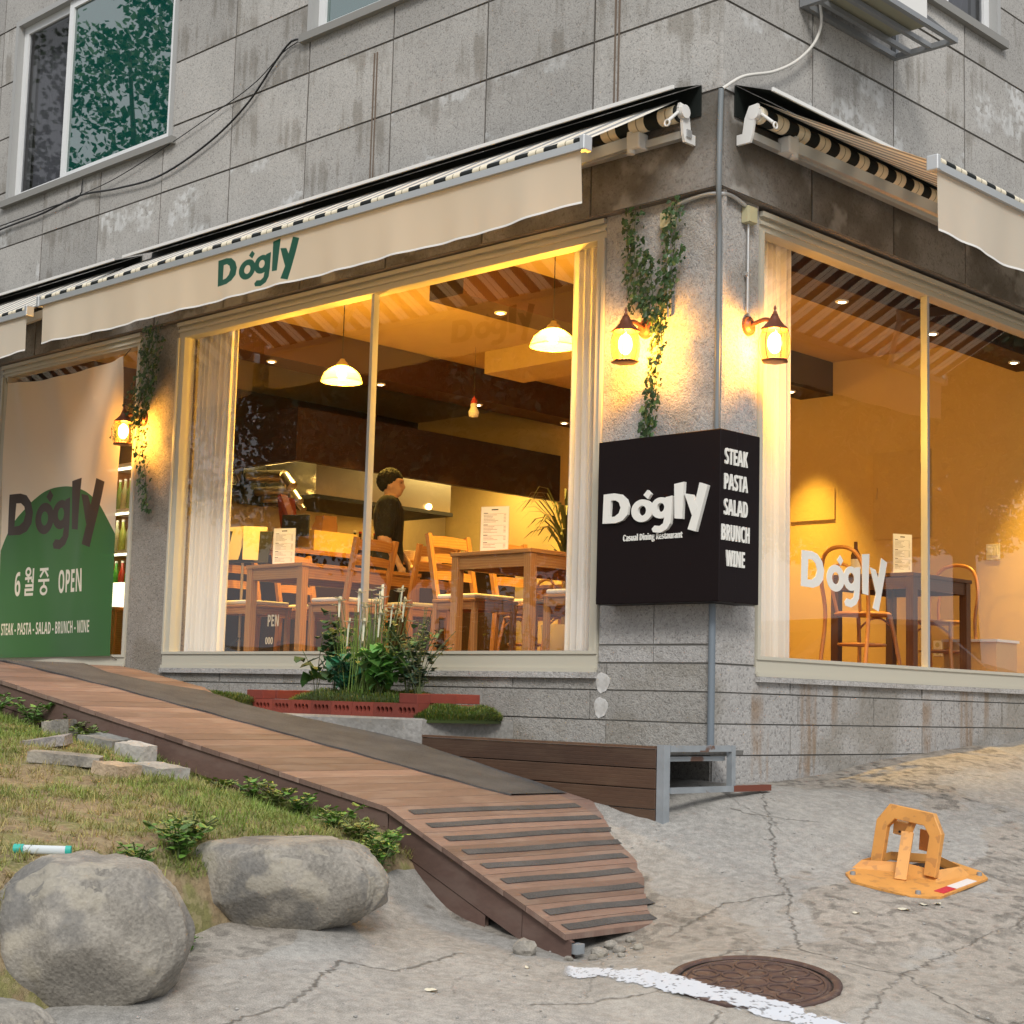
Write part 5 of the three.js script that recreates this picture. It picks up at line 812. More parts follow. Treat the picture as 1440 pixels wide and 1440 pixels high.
function ladderChair() { // seat centre at the origin, faces +z, back at -z
  const t = new THREE.Group(), H = 0.92, lean = (y) => -0.19 - 0.11 * Math.max(0, (y - 0.45) / 0.47);
  for (const s of [-1, 1]) {
    part(t, 'back_post', uvm(merge([bar([s * 0.19, 0, -0.225], [s * 0.19, 0.45, -0.19], 0.036, 0.04, V(0, 0, 1)), bar([s * 0.19, 0.45, -0.19], [s * 0.19, H, lean(H)], 0.036, 0.036, V(0, 0, 1))]), 0.1, s, true), pine);
    part(t, 'leg', uvm(rb(0.036, 0.43, 0.036, 0.003, s * 0.19, 0.215, 0.19), 0.4, s, true), pine);
    part(t, 'side_rail', uvm(bx(0.02, 0.05, 0.36, s * 0.19, 0.4, 0)), pine);
  }
  for (const [y, h] of [[0.865, 0.075], [0.745, 0.06], [0.62, 0.06]]) part(t, 'slat', uvm(sheet(12, 2, (u, v) => { const x = (u - 0.5) * 0.36, yy = y + (v - 0.5) * h + 0.012 * Math.sin(u * Math.PI) * (v > 0.5 ? 1 : 0.4); return [x, yy, lean(yy) - 0.02 * Math.sin(u * Math.PI) + 0.009]; })), pineDouble);
  part(t, 'front_rail', uvm(bx(0.36, 0.05, 0.02, 0, 0.4, 0.185)), pine); part(t, 'back_rail', uvm(bx(0.36, 0.05, 0.02, 0, 0.4, -0.195)), pine);
  part(t, 'seat', uvm(rb(0.43, 0.02, 0.43, 0.005, 0, 0.437, 0)), pine);
  part(t, 'cushion', rb(0.4, 0.035, 0.39, 0.016, 0, 0.466, 0.005, 3), cushionMat);
  return t;
}
const pineDouble = pine.clone(); pineDouble.side = THREE.DoubleSide;
const cushionMat = std({ color: lin(0.6, 0.58, 0.54), roughness: 0.95 });
const protoL = ladderChair();
function putChair(proto, name, x, z, turn, label, group) { const c = proto.clone(); c.name = numbered(name); c.position.set(x, FL, z); c.rotation.y = turn; c.userData = { label, category: 'chair', group }; scene.add(c); return c; }
const G1 = 'ladder back chairs at the front tables', W = Math.PI / 2;
putChair(protoL, 'ladder_back_chair', -5.02, -0.62, W, 'ladder back chair on the music stand side of the pine table', G1);
putChair(protoL, 'ladder_back_chair', -5.02, -1.22, W + 0.05, 'ladder back chair on the music stand side of the pine table', G1);
putChair(protoL, 'ladder_back_chair', -3.94, -0.68, -W, 'ladder back chair seen from behind at the table with flowers in front', G1);
putChair(protoL, 'ladder_back_chair', -3.9, -1.3, -W - 0.06, 'ladder back chair seen from behind at the table with flowers in front', G1);
putChair(protoL, 'ladder_back_chair', -2.68, -0.78, W, 'ladder back chair on the kitchen side of the table by the curtain', G1);
putChair(protoL, 'ladder_back_chair', -2.66, -1.36, W, 'ladder back chair on the kitchen side of the table by the curtain', G1);
putChair(protoL, 'ladder_back_chair', -1.55, -0.7, -W, 'ladder back chair half hidden behind the white curtain', G1);
putChair(protoL, 'ladder_back_chair', -1.52, -1.3, -W, 'ladder back chair half hidden behind the white curtain', G1);
function bentChair() {
  const t = new THREE.Group(), H = 0.9;
  part(t, 'seat', lathe([[0, 0.45], [0.185, 0.452], [0.205, 0.44], [0.2, 0.425], [0, 0.425]], 32), bentwood);
  part(t, 'back_hoop', tube([[-0.2, 0, -0.24], [-0.19, 0.44, -0.185], [-0.195, 0.7, -0.225], [-0.13, 0.86, -0.26], [0, H, -0.27], [0.13, 0.86, -0.26], [0.195, 0.7, -0.225], [0.19, 0.44, -0.185], [0.2, 0, -0.24]], 0.0145, 60, 8), bentwood);
  part(t, 'inner_hoop', tube([[-0.1, 0.44, -0.16], [-0.115, 0.62, -0.2], [-0.08, 0.74, -0.235], [0, 0.78, -0.245], [0.08, 0.74, -0.235], [0.115, 0.62, -0.2], [0.1, 0.44, -0.16]], 0.0115, 40, 8), bentwood);
  for (const s of [-1, 1]) part(t, 'leg', tube([[s * 0.14, 0.43, 0.13], [s * 0.165, 0.2, 0.175], [s * 0.19, 0, 0.2]], 0.0145, 14, 8), bentwood);
  part(t, 'leg_ring', tube(Array.from({ length: 16 }, (_, k) => [0.165 * Math.cos((k / 16) * 6.283), 0.22, 0.165 * Math.sin((k / 16) * 6.283) - 0.01]), 0.0095, 48, 6, true), bentwood);
  for (const s of [-1, 1]) part(t, 'brace_arch', tube([[s * 0.165, 0.16, 0.17], [s * 0.15, 0.33, 0.15], [s * 0.05, 0.41, 0.155], [0, 0.42, 0.16]], 0.008, 16, 6), bentwood);
  return t;
}
const protoB = bentChair(), G2 = 'bentwood chairs';
putChair(protoB, 'bentwood_chair', -0.84, -2.86, Math.PI - 0.1, 'bentwood chair behind the white window lettering, tucked under the dark table', G2);
putChair(protoB, 'bentwood_chair', -0.86, -4.0, 0.05, 'bentwood chair between the dark table and the ochre wall', G2);
putChair(protoB, 'bentwood_chair', -1.5, -2.35, 2.4, 'bentwood chair with its hoop low beside the vinyl lettering', G2);
putChair(protoB, 'bentwood_chair', -3.85, -2.55, 0.1, 'bentwood chair at the far pine table', 'bentwood chairs at the far table');
putChair(protoB, 'bentwood_chair', -3.3, -2.5, -0.1, 'bentwood chair at the far pine table', 'bentwood chairs at the far table');
putChair(protoL, 'ladder_back_chair', -3.9, -3.85, Math.PI, 'ladder back chair on the wall side of the far table', 'ladder back chairs at the far table');
putChair(protoL, 'ladder_back_chair', -3.3, -3.85, Math.PI, 'ladder back chair on the wall side of the far table', 'ladder back chairs at the far table');
// menus in stands
const menuTex = canvasTex(256, 512, (c) => { c.fillStyle = 'rgb(236,236,232)'; c.fillRect(0, 0, 256, 512); c.fillStyle = '#222'; c.fillRect(96, 24, 64, 14); let y = 66; const q = rngOf(2); for (let s = 0; s < 4; s++) { c.fillRect(22, y, 40, 7); c.fillRect(22, y + 11, 212, 1.5); y += 24; for (let k = 0; k < [6, 5, 3, 3][s]; k++) { c.globalAlpha = 0.65; c.fillRect(22, y, 60 + 90 * q(), 4); c.fillRect(212, y, 22, 4); c.globalAlpha = 1; y += 16; } y += 14; } });
function menu(label, x, y, z, w, h, turn) { const m = thing('menu_card', label, 'menu', [x, y, z], turn); part(m, 'card', bb(-w / 2, w / 2, 0.012, h, -0.002, 0.0), white); const f = new THREE.PlaneGeometry(w - 0.008, h - 0.02); f.translate(0, (h + 0.012) / 2, 0.0012); part(m, 'print', f, std({ map: menuTex, roughness: 0.5 })); part(m, 'stand', rb(w + 0.01, 0.014, 0.06, 0.003, 0, 0.007, 0), phy({ color: lin(0.8, 0.8, 0.8), roughness: 0.1, transmission: 0.8, thickness: 0 })); }
menu('white menu card standing on the table behind the flowers', -4.58, TT, -0.55, 0.2, 0.3, 0.35);
menu('white menu card standing on the table beside the curtain', -2.28, TT, -0.55, 0.215, 0.325, 0.3);
menu('menu card on the far table seen past the chair backs', -3.75, TT, -3.0, 0.16, 0.28, 0.5);
menu('menu card on the dark table behind the side window mullion', -0.72, TT, -3.2, 0.16, 0.3, 1.1);
// curtains
function curtain(label, axis, u0, u1, y0, y1, d, waves, seed) { const n = 140; solo('curtain', sheet(n, 6, (s, v) => { const u = mix(u0, u1, s), e = d + 0.028 * Math.sin(s * waves * 6.283 + seed) * (0.65 + 0.35 * (1 - v)) + 0.01 * Math.sin(s * waves * 15 + seed * 3); return axis === 'x' ? [u, mix(y0, y1, v), e] : [e, mix(y0, y1, v), u]; }), curtainMat, label, 'curtain'); }
curtain('white pleated curtain gathered beside the banner pillar', 'x', -5.34, -4.85, FL + 0.01, 2.97, -0.22, 7, 0.4);
curtain('white pleated curtain gathered beside the black pillar sign', 'x', -1.3, -0.96, FL + 0.01, 2.97, -0.22, 6, 1.4);
curtain('white pleated curtain at the corner end of the side window', 'z', -1.0, -0.52, FL + 0.01, 2.97, -0.22, 7, 2.4);
curtain('narrow white curtain behind the banner window', 'x', -6.07, -5.98, FL + 0.01, 2.97, -0.22, 4, 0.9);
// pendant lamps
const shadeGlass = phy({ color: lin(1, 0.85, 0.5), roughness: 0.25, transmission: 0.85, thickness: 0, side: THREE.DoubleSide });
function pendant(label, x, y, z) {
  const p = thing('pendant_lamp', label, 'lamp', [x, y, z], 0, 'glass pendant lamps over the tables');
  part(p, 'cord', rod([0, 0.11, 0], [0, CE - y, 0], 0.0035), black); part(p, 'ceiling_rose', rod([0, CE - y - 0.02, 0], [0, CE - y, 0], 0.045, 0.045, 16), black);
  part(p, 'shade', lathe([[0.035, 0.075], [0.05, 0.06], [0.085, 0.045], [0.13, 0.005], [0.15, -0.04], [0.152, -0.055]], 32), shadeGlass);
  part(p, 'cap', lathe([[0, 0.12], [0.018, 0.115], [0.022, 0.1], [0.04, 0.085], [0.052, 0.062], [0.05, 0.058], [0, 0.07]], 20), std({ color: lin(0.5, 0.36, 0.15), roughness: 0.4, metalness: 0.5 }));
  part(p, 'rim', clean(new THREE.TorusGeometry(0.152, 0.004, 6, 32).rotateX(Math.PI / 2).translate(0, -0.055, 0)), shadeGlass);
  part(p, 'bulb', clean(new THREE.SphereGeometry(0.036, 16, 12).translate(0, -0.005, 0)), bulbGlow);
  const l = new THREE.PointLight(warm, 7); l.position.set(0, -0.005, 0); l.castShadow = true; l.shadow.radius = 1.8; p.add(l);
}
pendant('lit glass pendant lamp over the table by the curtain', -1.66, 2.36, -0.42); pendant('lit glass pendant lamp over the table behind the flowers', -3.72, 2.36, -0.35);
// recessed spots in the beams
function spot(x, z) {
  const s = thing('downlight', 'small round lit spot set in a dark ceiling beam', 'downlight', [x, 2.76, z], 0, 'spots in the ceiling beams');
  part(s, 'trim_ring', lathe([[0.028, -0.002], [0.03, -0.012], [0.043, -0.012], [0.046, -0.002]], 20), white);
  part(s, 'lens', lathe([[0, -0.016], [0.02, -0.014], [0.028, -0.004]], 16), std({ color: lin(1, 0.9, 0.7), emissive: new THREE.Color(1, 0.78, 0.45), emissiveIntensity: 12 }));
  const l = new THREE.SpotLight(warm, 34, 0, x > -1 ? 0.42 : 0.55, 0.9); l.position.set(0, -0.025, 0); const t = new THREE.Object3D(); t.position.set(0, -2, 0); s.add(t); l.target = t; l.castShadow = true; l.shadow.radius = 1.5; s.add(l);
}
for (const [x, z] of [[-2.59, -0.86], [-2.59, -2.1], [-2.59, -3.35], [-2.59, -4.5], [-5.31, -0.9], [-5.31, -2.11], [-5.31, -3.33], [-5.31, -4.54], [-0.51, -2.06], [-0.51, -3.27], [-0.51, -4.53], [-0.51, -0.9], [-8.03, -0.9], [-8.03, -2.1]]) spot(x, z);

// ---------------------------------------------------------------- kitchen
const darkPanel = std({ ...rep(pineTex, 0.9, 0.35), color: lin(0.055, 0.028, 0.022), roughness: 0.5 });
{
  const k = thing('kitchen_bulkhead', 'dark brown bulkhead hanging round the open kitchen', 'bulkhead');
  part(k, 'front_panel', uvm(bb(LX, -5.68, 2.03, 2.5, -1.55, -1.49)), darkPanel); part(k, 'side_panel', uvm(bb(-5.74, -5.68, 2.03, 2.5, BZ, -1.551)), darkPanel);
  part(k, 'top_board', uvm(bb(LX, -5.741, 2.47, 2.5, BZ, -1.551)), darkPanel);
  const c = thing('kitchen_counter', 'dark wooden kitchen counter with pale worktop', 'counter');
  part(c, 'front_panel', uvm(bb(LX, -5.7, FL, 1.22, -1.6, -1.56)), darkPanel); part(c, 'side_panel', uvm(bb(-5.74, -5.7, FL, 1.22, -4.3, -1.6)), darkPanel);
  part(c, 'worktop', uvm(merge([bb(LX, -5.66, 1.22, 1.26, -2.1, -1.52), bb(-6.2, -5.66, 1.22, 1.26, -4.3, -2.101)])), pine);
  const h = thing('cooker_hood', 'stainless steel cooker hood over the kitchen stove', 'cooker hood');
  part(h, 'canopy', uvm(merge([bb(-7.3, -6.4, 1.87, 2.2, -4.05, -2.3)])), steel); part(h, 'lip', uvm(merge([bb(-7.32, -6.38, 1.83, 1.868, -4.07, -2.28)])), black); part(h, 'flue', uvm(bb(-7.1, -6.6, 2.2, 2.46, -3.4, -2.9)), steel);
  part(h, 'backsplash', uvm(bb(-7.45, -7.31, FL, 2.46, -4.85, -1.7)), steel);
  part(h, 'lamp', clean(new THREE.SphereGeometry(0.03, 12, 8).translate(-6.395, 1.9, -3.75)), bulbGlow); 
  for (const [y, z] of [[2.02, -1.98], [1.96, -2.55]]) { const f = thing('wall_fan', 'round ribbed fan grille on the steel kitchen wall', 'fan', [-7.3, y, z], 0, 'fan grilles in the kitchen'); for (const r of [0.04, 0.075, 0.11, 0.145]) part(f, 'ring', clean(new THREE.TorusGeometry(r, 0.01, 6, 28).rotateY(W).translate(0.03, 0, 0)), steel); part(f, 'hub', rod([0, 0, 0], [0.04, 0, 0], 0.022), steel); }
  const d = thing('silver_duct', 'bundle of foil wrapped silver ducts over the kitchen', 'duct');
  const foil = std({ color: lin(0.62, 0.55, 0.42), roughness: 0.28, metalness: 0.8 });
  for (const [y, z, r] of [[2.06, -2.1, 0.06], [1.93, -2.2, 0.045], [1.86, -2.25, 0.035]]) part(d, 'pipe', uvm(merge([rod([-8.6, y + 0.1, z], [-6.62, y - 0.03, z], r, r, 14), rod([-6.62, y - 0.03, z], [-6.5, y - 0.14, z], r * 0.9, r * 0.9, 12)])), foil);
  for (const x of [-7.9, -7.2]) part(d, 'strap', merge([bb(x, x + 0.03, 1.8, 2.2, -2.3, -2.03)]), black);
}
{ // things on the counter
  const b = thing('cardboard_box', 'pale cardboard box on the kitchen counter', 'box', [-5.92, 1.261, -2.05]); part(b, 'carton', uvm(bb(-0.15, 0.15, 0, 0.19, -0.25, 0.25)), tinted(plaster, [0.9, 0.85, 0.75])); part(b, 'flap', uvm(bar([-0.15, 0.19, 0.0], [-0.24, 0.24, 0.0], 0.46, 0.006)), tinted(plaster, [0.8, 0.7, 0.55]));
  const tv = thing('till_screen', 'black till screen standing on the counter', 'screen', [-5.86, 1.261, -1.66], 0.5); part(tv, 'display', rb(0.26, 0.19, 0.025, 0.008, 0, 0.22, 0), black); part(tv, 'stand', merge([rod([0, 0, -0.02], [0, 0.14, -0.02], 0.018), bx(0.16, 0.012, 0.13, 0, 0.006, -0.02)]), black);
  const bag = thing('paper_bag', 'crumpled brown paper bag beside the cardboard box', 'bag', [-6.05, 1.261, -2.15]); part(bag, 'paper', (() => { const g = new THREE.BoxGeometry(0.16, 0.36, 0.2, 5, 8, 5), p = g.attributes.position; for (let i = 0; i < p.count; i++) { const a = p.getX(i), y = p.getY(i), c = p.getZ(i), k = 1 - 0.25 * sst(0, 0.18, y); p.setXYZ(i, a * k + 0.015 * gn3(a * 20, y * 15, c * 20), y + 0.18, c * k + 0.015 * gn3(a * 18, y * 18 + 4, c * 18)); } g.computeVertexNormals(); return uvm(clean(g)); })(), std({ color: lin(0.36, 0.2, 0.1), roughness: 0.9 }));
  const rd = thing('red_cloth_roll', 'dark red folded cloth leaning at the ducts', 'cloth', [-6.1, 1.261, -1.82]); part(rd, 'fold', uvm(merge([bar([0, 0, 0], [-0.12, 0.5, 0.0], 0.16, 0.05), bar([0.05, 0.2, 0.02], [-0.1, 0.52, 0.06], 0.1, 0.04)])), std({ color: lin(0.2, 0.035, 0.02), roughness: 0.8 }));
  const rc = thing('rice_cooker', 'black rounded rice cooker on the counter', 'rice cooker', [-5.92, 1.261, -3.45]); part(rc, 'body', lathe([[0, 0], [0.13, 0], [0.15, 0.05], [0.15, 0.14], [0.12, 0.17], [0, 0.18]], 24), black); part(rc, 'lid', lathe([[0.12, 0.172], [0.1, 0.2], [0, 0.215]], 24), std({ color: lin(0.05, 0.04, 0.04), roughness: 0.3 })); part(rc, 'handle', tube([[-0.05, 0.2, 0], [0, 0.235, 0], [0.05, 0.2, 0]], 0.01, 10, 6), black);
  for (let k = 0; k < 5; k++) { const o = thing('bottle', 'dark sauce bottle in a row on the kitchen counter', 'bottle', [-5.95 - 0.03 * (k % 2), 1.261, -2.42 - k * 0.09], 0, 'bottles on the kitchen counter'); part(o, 'glass_body', lathe([[0, 0], [0.034, 0], [0.035, 0.13], [0.014, 0.18], [0.013, 0.23], [0, 0.232]], 14), std({ color: k % 2 ? lin(0.06, 0.03, 0.015) : lin(0.02, 0.03, 0.02), roughness: 0.2 })); part(o, 'cap', rod([0, 0.232, 0], [0, 0.25, 0], 0.014, 0.014, 10), k % 2 ? std({ color: lin(0.4, 0.05, 0.03) }) : white); }
  for (let k = 0; k < 3; k++) { const o = thing('plate_stack', 'stack of pale bowls on the worktop', 'dishes', [-5.84, 1.261, -3.0 - k * 0.17], 0, 'dish stacks on the worktop'); for (let i = 0; i < 5; i++) part(o, 'bowl', lathe([[0, 0.0], [0.04, 0.0], [0.075, 0.03], [0.072, 0.032], [0.038, 0.006], [0, 0.006]], 18).translate(0, i * 0.018, 0), tinted(white, [0.85, 0.75, 0.6])); }
  const cab = thing('wall_cabinet', 'pale boxy cabinet at the far end of the kitchen', 'cabinet', [-8.2, FL, -2.3]); part(cab, 'carcass', uvm(bb(-0.6, 0.6, 0, 1.55, -0.3, 0.1)), tinted(plaster, [0.9, 0.8, 0.6])); part(cab, 'door', uvm(bb(-0.58, -0.01, 0.05, 1.5, 0.1, 0.12)), tinted(plaster, [0.95, 0.85, 0.65])); part(cab, 'door', uvm(bb(0.01, 0.58, 0.05, 1.5, 0.1, 0.12)), tinted(plaster, [0.95, 0.85, 0.65]));
  for (const [kz, klab] of [[-2.6, 'long lit tube lamp over the stove behind the kitchen bulkhead'], [-4.1, 'long lit tube lamp near the back wall behind the kitchen bulkhead']]) { const kl = thing('kitchen_light', klab, 'lamp', [kz > -3 ? -6.5 : -6.15, 2.43, kz]); part(kl, 'tube', bb(-0.05, 0.05, 0, 0.03, -0.5, 0.5), std({ color: lin(1, 0.9, 0.7), emissive: new THREE.Color(1, 0.75, 0.38), emissiveIntensity: 3 })); part(kl, 'housing', bb(-0.06, 0.06, 0.03, 0.038, -0.52, 0.52), white);
  const pl = new THREE.RectAreaLight(new THREE.Color(1, 0.68, 0.2), 80, 0.1, 1.0); pl.position.set(0, -0.01, 0); pl.rotation.set(-Math.PI / 2, 0, 0); kl.add(pl); }
}
// drinks cabinet seen beside the banner
{
  const c = thing('drinks_shelf', 'lit shelf unit with bottles seen beside the banner', 'shelf', [-7.4, FL, -0.95]);
  part(c, 'carcass', uvm(merge([bb(-0.45, 0.45, 0, 1.85, -0.3, -0.27), bb(-0.45, -0.42, 0, 1.85, -0.27, 0.1), bb(0.42, 0.45, 0, 1.85, -0.27, 0.1)])), pine);
  for (const y of [0.62, 1.0, 1.38, 1.8]) { const s = part(c, 'shelf_board', bb(-0.42, 0.42, y, y + 0.02, -0.27, 0.1), white); part(s, 'light_strip', bb(-0.4, 0.4, y - 0.012, y - 0.001, -0.02, 0.02), std({ color: lin(1, 1, 0.9), emissive: new THREE.Color(1, 0.95, 0.65), emissiveIntensity: 3 })); }
  for (const y of [0.97, 1.35, 1.77]) { const l = new THREE.RectAreaLight(new THREE.Color(1, 0.9, 0.55), 5, 0.8, 0.05); l.position.set(0, y - 0.02 + 0.0, 0.03); l.rotation.set(-Math.PI / 2, 0, 0); c.add(l); }
  const q = rngOf(4); for (const [y, cols] of [[0.641, [[0.35, 0.03, 0.02], [0.05, 0.25, 0.03]]], [1.021, [[0.35, 0.4, 0.1], [0.5, 0.5, 0.35]]], [1.401, [[0.4, 0.4, 0.2], [0.2, 0.3, 0.06]]]]) for (let k = 0; k < 8; k++) { const o = thing('bottle', 'coloured bottle standing on the lit shelf unit', 'bottle', [-7.75 + k * 0.1, FL + y, -1.0 + 0.03 * q()], 0, 'bottles on the lit shelf'); part(o, 'glass_body', lathe([[0, 0], [0.036, 0], [0.036, 0.17], [0.014, 0.23], [0.013, 0.28], [0, 0.282]], 14), std({ color: lin(...cols[k % 2]), roughness: 0.25 })); part(o, 'cap', rod([0, 0.282, 0], [0, 0.3, 0], 0.014, 0.014, 10), white); }
  const st = thing('side_stool', 'small wooden stool below the lit shelf', 'stool', [-6.85, FL, -0.55]); part(st, 'seat', rb(0.3, 0.03, 0.3, 0.006, 0, 0.45, 0), bentwood); for (const [a, b] of [[-1, -1], [1, -1], [1, 1], [-1, 1]]) part(st, 'leg', rod([a * 0.14, 0, b * 0.14], [a * 0.12, 0.44, b * 0.12], 0.015), bentwood);
  const lb = thing('light_box', 'small glowing white box lamp by the lit shelf', 'lamp', [-6.86, FL + 0.466, -0.55]); part(lb, 'glow_panel', rb(0.16, 0.22, 0.1, 0.02, 0, 0.11, 0), std({ color: lin(1, 1, 0.9), emissive: new THREE.Color(1, 0.95, 0.7), emissiveIntensity: 1.2 })); part(lb, 'foot', bx(0.12, 0.012, 0.08, 0, 0.0, 0), white);
}
{ // music stand with papers
  const m = thing('music_stand', 'black music stand holding cream sheets beside the curtain', 'music stand', [-5.2, FL, -0.62], 0.5);
  part(m, 'pole', rod([0, 0.05, 0], [0, 0.85, 0], 0.011), std({ color: lin(0.5, 0.42, 0.3), roughness: 0.3, metalness: 0.6 })); for (let k = 0; k < 3; k++) { const a = k * 2.094; part(m, 'foot', rod([0, 0.2, 0], [Math.cos(a) * 0.22, 0.01, Math.sin(a) * 0.22], 0.008), black); }
  part(m, 'desk', uvm(bar([0, 0.8, 0.03], [0, 1.06, -0.06], 0.46, 0.012)), black);
  for (const [x, t] of [[-0.1, 0.1], [0.12, -0.15]]) part(m, 'sheet', uvm(bar([x, 0.82, 0.04], [x + t * 0.3, 1.1, -0.052], 0.19, 0.003)), std({ color: lin(0.6, 0.5, 0.33), roughness: 0.9 }));
}
{ // dracaena
  const p = thing('dracaena_plant', 'potted dracaena with long arching leaves beside the curtain', 'plant', [-2.95, FL, -2.0]), q = rngOf(81), L = new Leaves();
  part(p, 'pot', lathe([[0, 0], [0.13, 0], [0.17, 0.34], [0.16, 0.34], [0.15, 0.3], [0, 0.3]], 24), std({ color: lin(0.5, 0.42, 0.3), roughness: 0.7 })); part(p, 'trunk', merge([rod([0, 0.28, 0], [0.02, 0.95, 0.01], 0.02, 0.016), rod([0.03, 0.28, 0.02], [0.1, 0.75, 0.06], 0.017, 0.013)]), std({ color: lin(0.2, 0.13, 0.07), roughness: 0.9 }));
  for (const [cx, cy, cz, n, R0] of [[0.02, 0.98, 0.01, 54, 0.42], [0.1, 0.78, 0.06, 34, 0.36]]) for (let k = 0; k < n; k++) { const a = q() * 6.283, l = R0 * (0.7 + 0.4 * q()), up = 0.1 + 0.26 * q(), o = V(cx, cy - 0.05 * q(), cz), d = V(Math.cos(a), 0, Math.sin(a)), pt = (t) => o.clone().addScaledVector(d, l * t).add(V(0, up * Math.sin(t * 2.2) * 1.3 - 0.35 * l * t * t * (0.4 + q() * 0.1), 0)), f = 0.6 + 0.8 * q(); L.ribbon([pt(0), pt(0.3), pt(0.55), pt(0.8), pt(1)], (t) => 0.013 * Math.sin(Math.PI * (0.15 + 0.8 * t)), [0.09 * f, 0.1 * f, 0.03 * f]); }
  part(p, 'foliage', L.geo(), leafMat).userData.kind = 'stuff';
}
{ // bits of the side room
  const s = thing('light_switch', 'cream double light switch on the ochre wall', 'switch', [-0.89, 1.3, BZ]); part(s, 'plate', rb(0.12, 0.13, 0.012, 0.004, 0, 0, 0.006), white); for (const k of [-1, 1]) part(s, 'rocker', rb(0.042, 0.07, 0.008, 0.003, k * 0.024, 0.005, 0.014), white);
  const o = thing('wall_socket', 'cream wall socket low on the ochre wall under the dark table', 'socket', [-1.39, 0.52, BZ]); part(o, 'plate', rb(0.08, 0.13, 0.012, 0.004, 0, 0, 0.006), white); part(o, 'outlet', merge([rod([0, 0.03, 0.012], [0, 0.03, 0.016], 0.02, 0.02, 16), rod([0, -0.03, 0.012], [0, -0.03, 0.016], 0.02, 0.02, 16)]), boxMat);
  const c = thing('storage_crate', 'cream slatted storage crate on the floor behind the side window', 'crate', [-0.72, FL, -4.35]); part(c, 'side', uvm(merge([bb(-0.22, 0.22, 0, 0.3, 0.15, 0.165), bb(-0.22, 0.22, 0, 0.3, -0.165, -0.15), bb(-0.22, -0.205, 0, 0.3, -0.15, 0.15), bb(0.205, 0.22, 0, 0.3, -0.15, 0.15)])), tinted(plaster, [0.9, 0.75, 0.6])); part(c, 'rim', merge([bb(-0.235, 0.235, 0.3, 0.32, 0.14, 0.18), bb(-0.235, 0.235, 0.3, 0.32, -0.18, -0.14), bb(-0.235, -0.2, 0.3, 0.32, -0.139, 0.139), bb(0.2, 0.235, 0.3, 0.32, -0.139, 0.139)]), white); for (let k = 0; k < 4; k++) part(c, 'slat', bb(-0.199, 0.199, 0.29, 0.3, -0.12 + k * 0.07, -0.09 + k * 0.07), pine);
  const fg = thing('santa_figurine', 'small white figurine hanging against the dark bulkhead', 'figurine', [-3.9, 2.28, -1.9]); fg.scale.setScalar(0.75); fg.name = 'hanging_figurine'; part(fg, 'body', lathe([[0, 0], [0.05, 0.01], [0.06, 0.06], [0.035, 0.11], [0.04, 0.14], [0.02, 0.17], [0, 0.175]], 14), white); part(fg, 'hat', lathe([[0.04, 0.155], [0.03, 0.19], [0, 0.24]], 12), std({ color: lin(0.4, 0.05, 0.04) })); part(fg, 'string', rod([0, 0.23, 0], [0, CE - 2.28, 0], 0.002), black);
  const bt = thing('bottle', 'tall brown bottle on the dark table behind the window lettering', 'bottle', [-1.05, TT, -3.1]); part(bt, 'glass_body', lathe([[0, 0], [0.035, 0], [0.036, 0.15], [0.014, 0.2], [0.013, 0.25], [0, 0.252]], 14), std({ color: lin(0.1, 0.04, 0.02), roughness: 0.2 })); part(bt, 'label_band', lathe([[0.0365, 0.05], [0.037, 0.12]], 14), white);
}

// ---------------------------------------------------------------- the cook
function sdfMesh(f, lo, hi, res) {
  const mc = new MarchingCubes(res, new THREE.MeshBasicMaterial(), false, false, 90000); mc.isolation = 0; const n = mc.size, h = n / 2, c = lo.map((a, i) => (a + hi[i]) / 2), s = lo.map((a, i) => (hi[i] - a) / 2);
  for (let z = 0; z < n; z++) for (let y = 0; y < n; y++) for (let x = 0; x < n; x++) mc.field[z * n * n + y * n + x] = -f(c[0] + (s[0] * (x - h)) / h, c[1] + (s[1] * (y - h)) / h, c[2] + (s[2] * (z - h)) / h);
  mc.update(); const k = mc.count, p = new Float32Array(k * 3), nr = new Float32Array(k * 3), e = 0.003;
  for (let i = 0; i < k; i++) { const X = c[0] + s[0] * mc.positionArray[i * 3], Y = c[1] + s[1] * mc.positionArray[i * 3 + 1], Z = c[2] + s[2] * mc.positionArray[i * 3 + 2]; p.set([X, Y, Z], i * 3); const g = V(f(X + e, Y, Z) - f(X - e, Y, Z), f(X, Y + e, Z) - f(X, Y - e, Z), f(X, Y, Z + e) - f(X, Y, Z - e)).normalize(); nr.set([g.x, g.y, g.z], i * 3); }
  const g = new THREE.BufferGeometry(); g.setAttribute('position', new THREE.BufferAttribute(p, 3)); g.setAttribute('normal', new THREE.BufferAttribute(nr, 3)); return clean(g);
}
const cap = (a, b, ra, rb2) => { const [ax, ay, az] = a, dx = b[0] - ax, dy = b[1] - ay, dz = b[2] - az, dd = dx * dx + dy * dy + dz * dz; return (x, y, z) => { const t = Math.max(0, Math.min(1, ((x - ax) * dx + (y - ay) * dy + (z - az) * dz) / dd)); return Math.hypot(x - ax - dx * t, y - ay - dy * t, z - az - dz * t) - mix(ra, rb2, t); }; };
const eld = (c, r) => (x, y, z) => { const k = Math.hypot((x - c[0]) / r[0], (y - c[1]) / r[1], (z - c[2]) / r[2]); return (k - 1) * Math.min(...r); };
const smin = (k, ...fs) => (x, y, z) => { let d = fs[0](x, y, z); for (let i = 1; i < fs.length; i++) { const e = fs[i](x, y, z), h = Math.max(0, k - Math.abs(d - e)) / k; d = Math.min(d, e) - h * h * k * 0.25; } return d; };
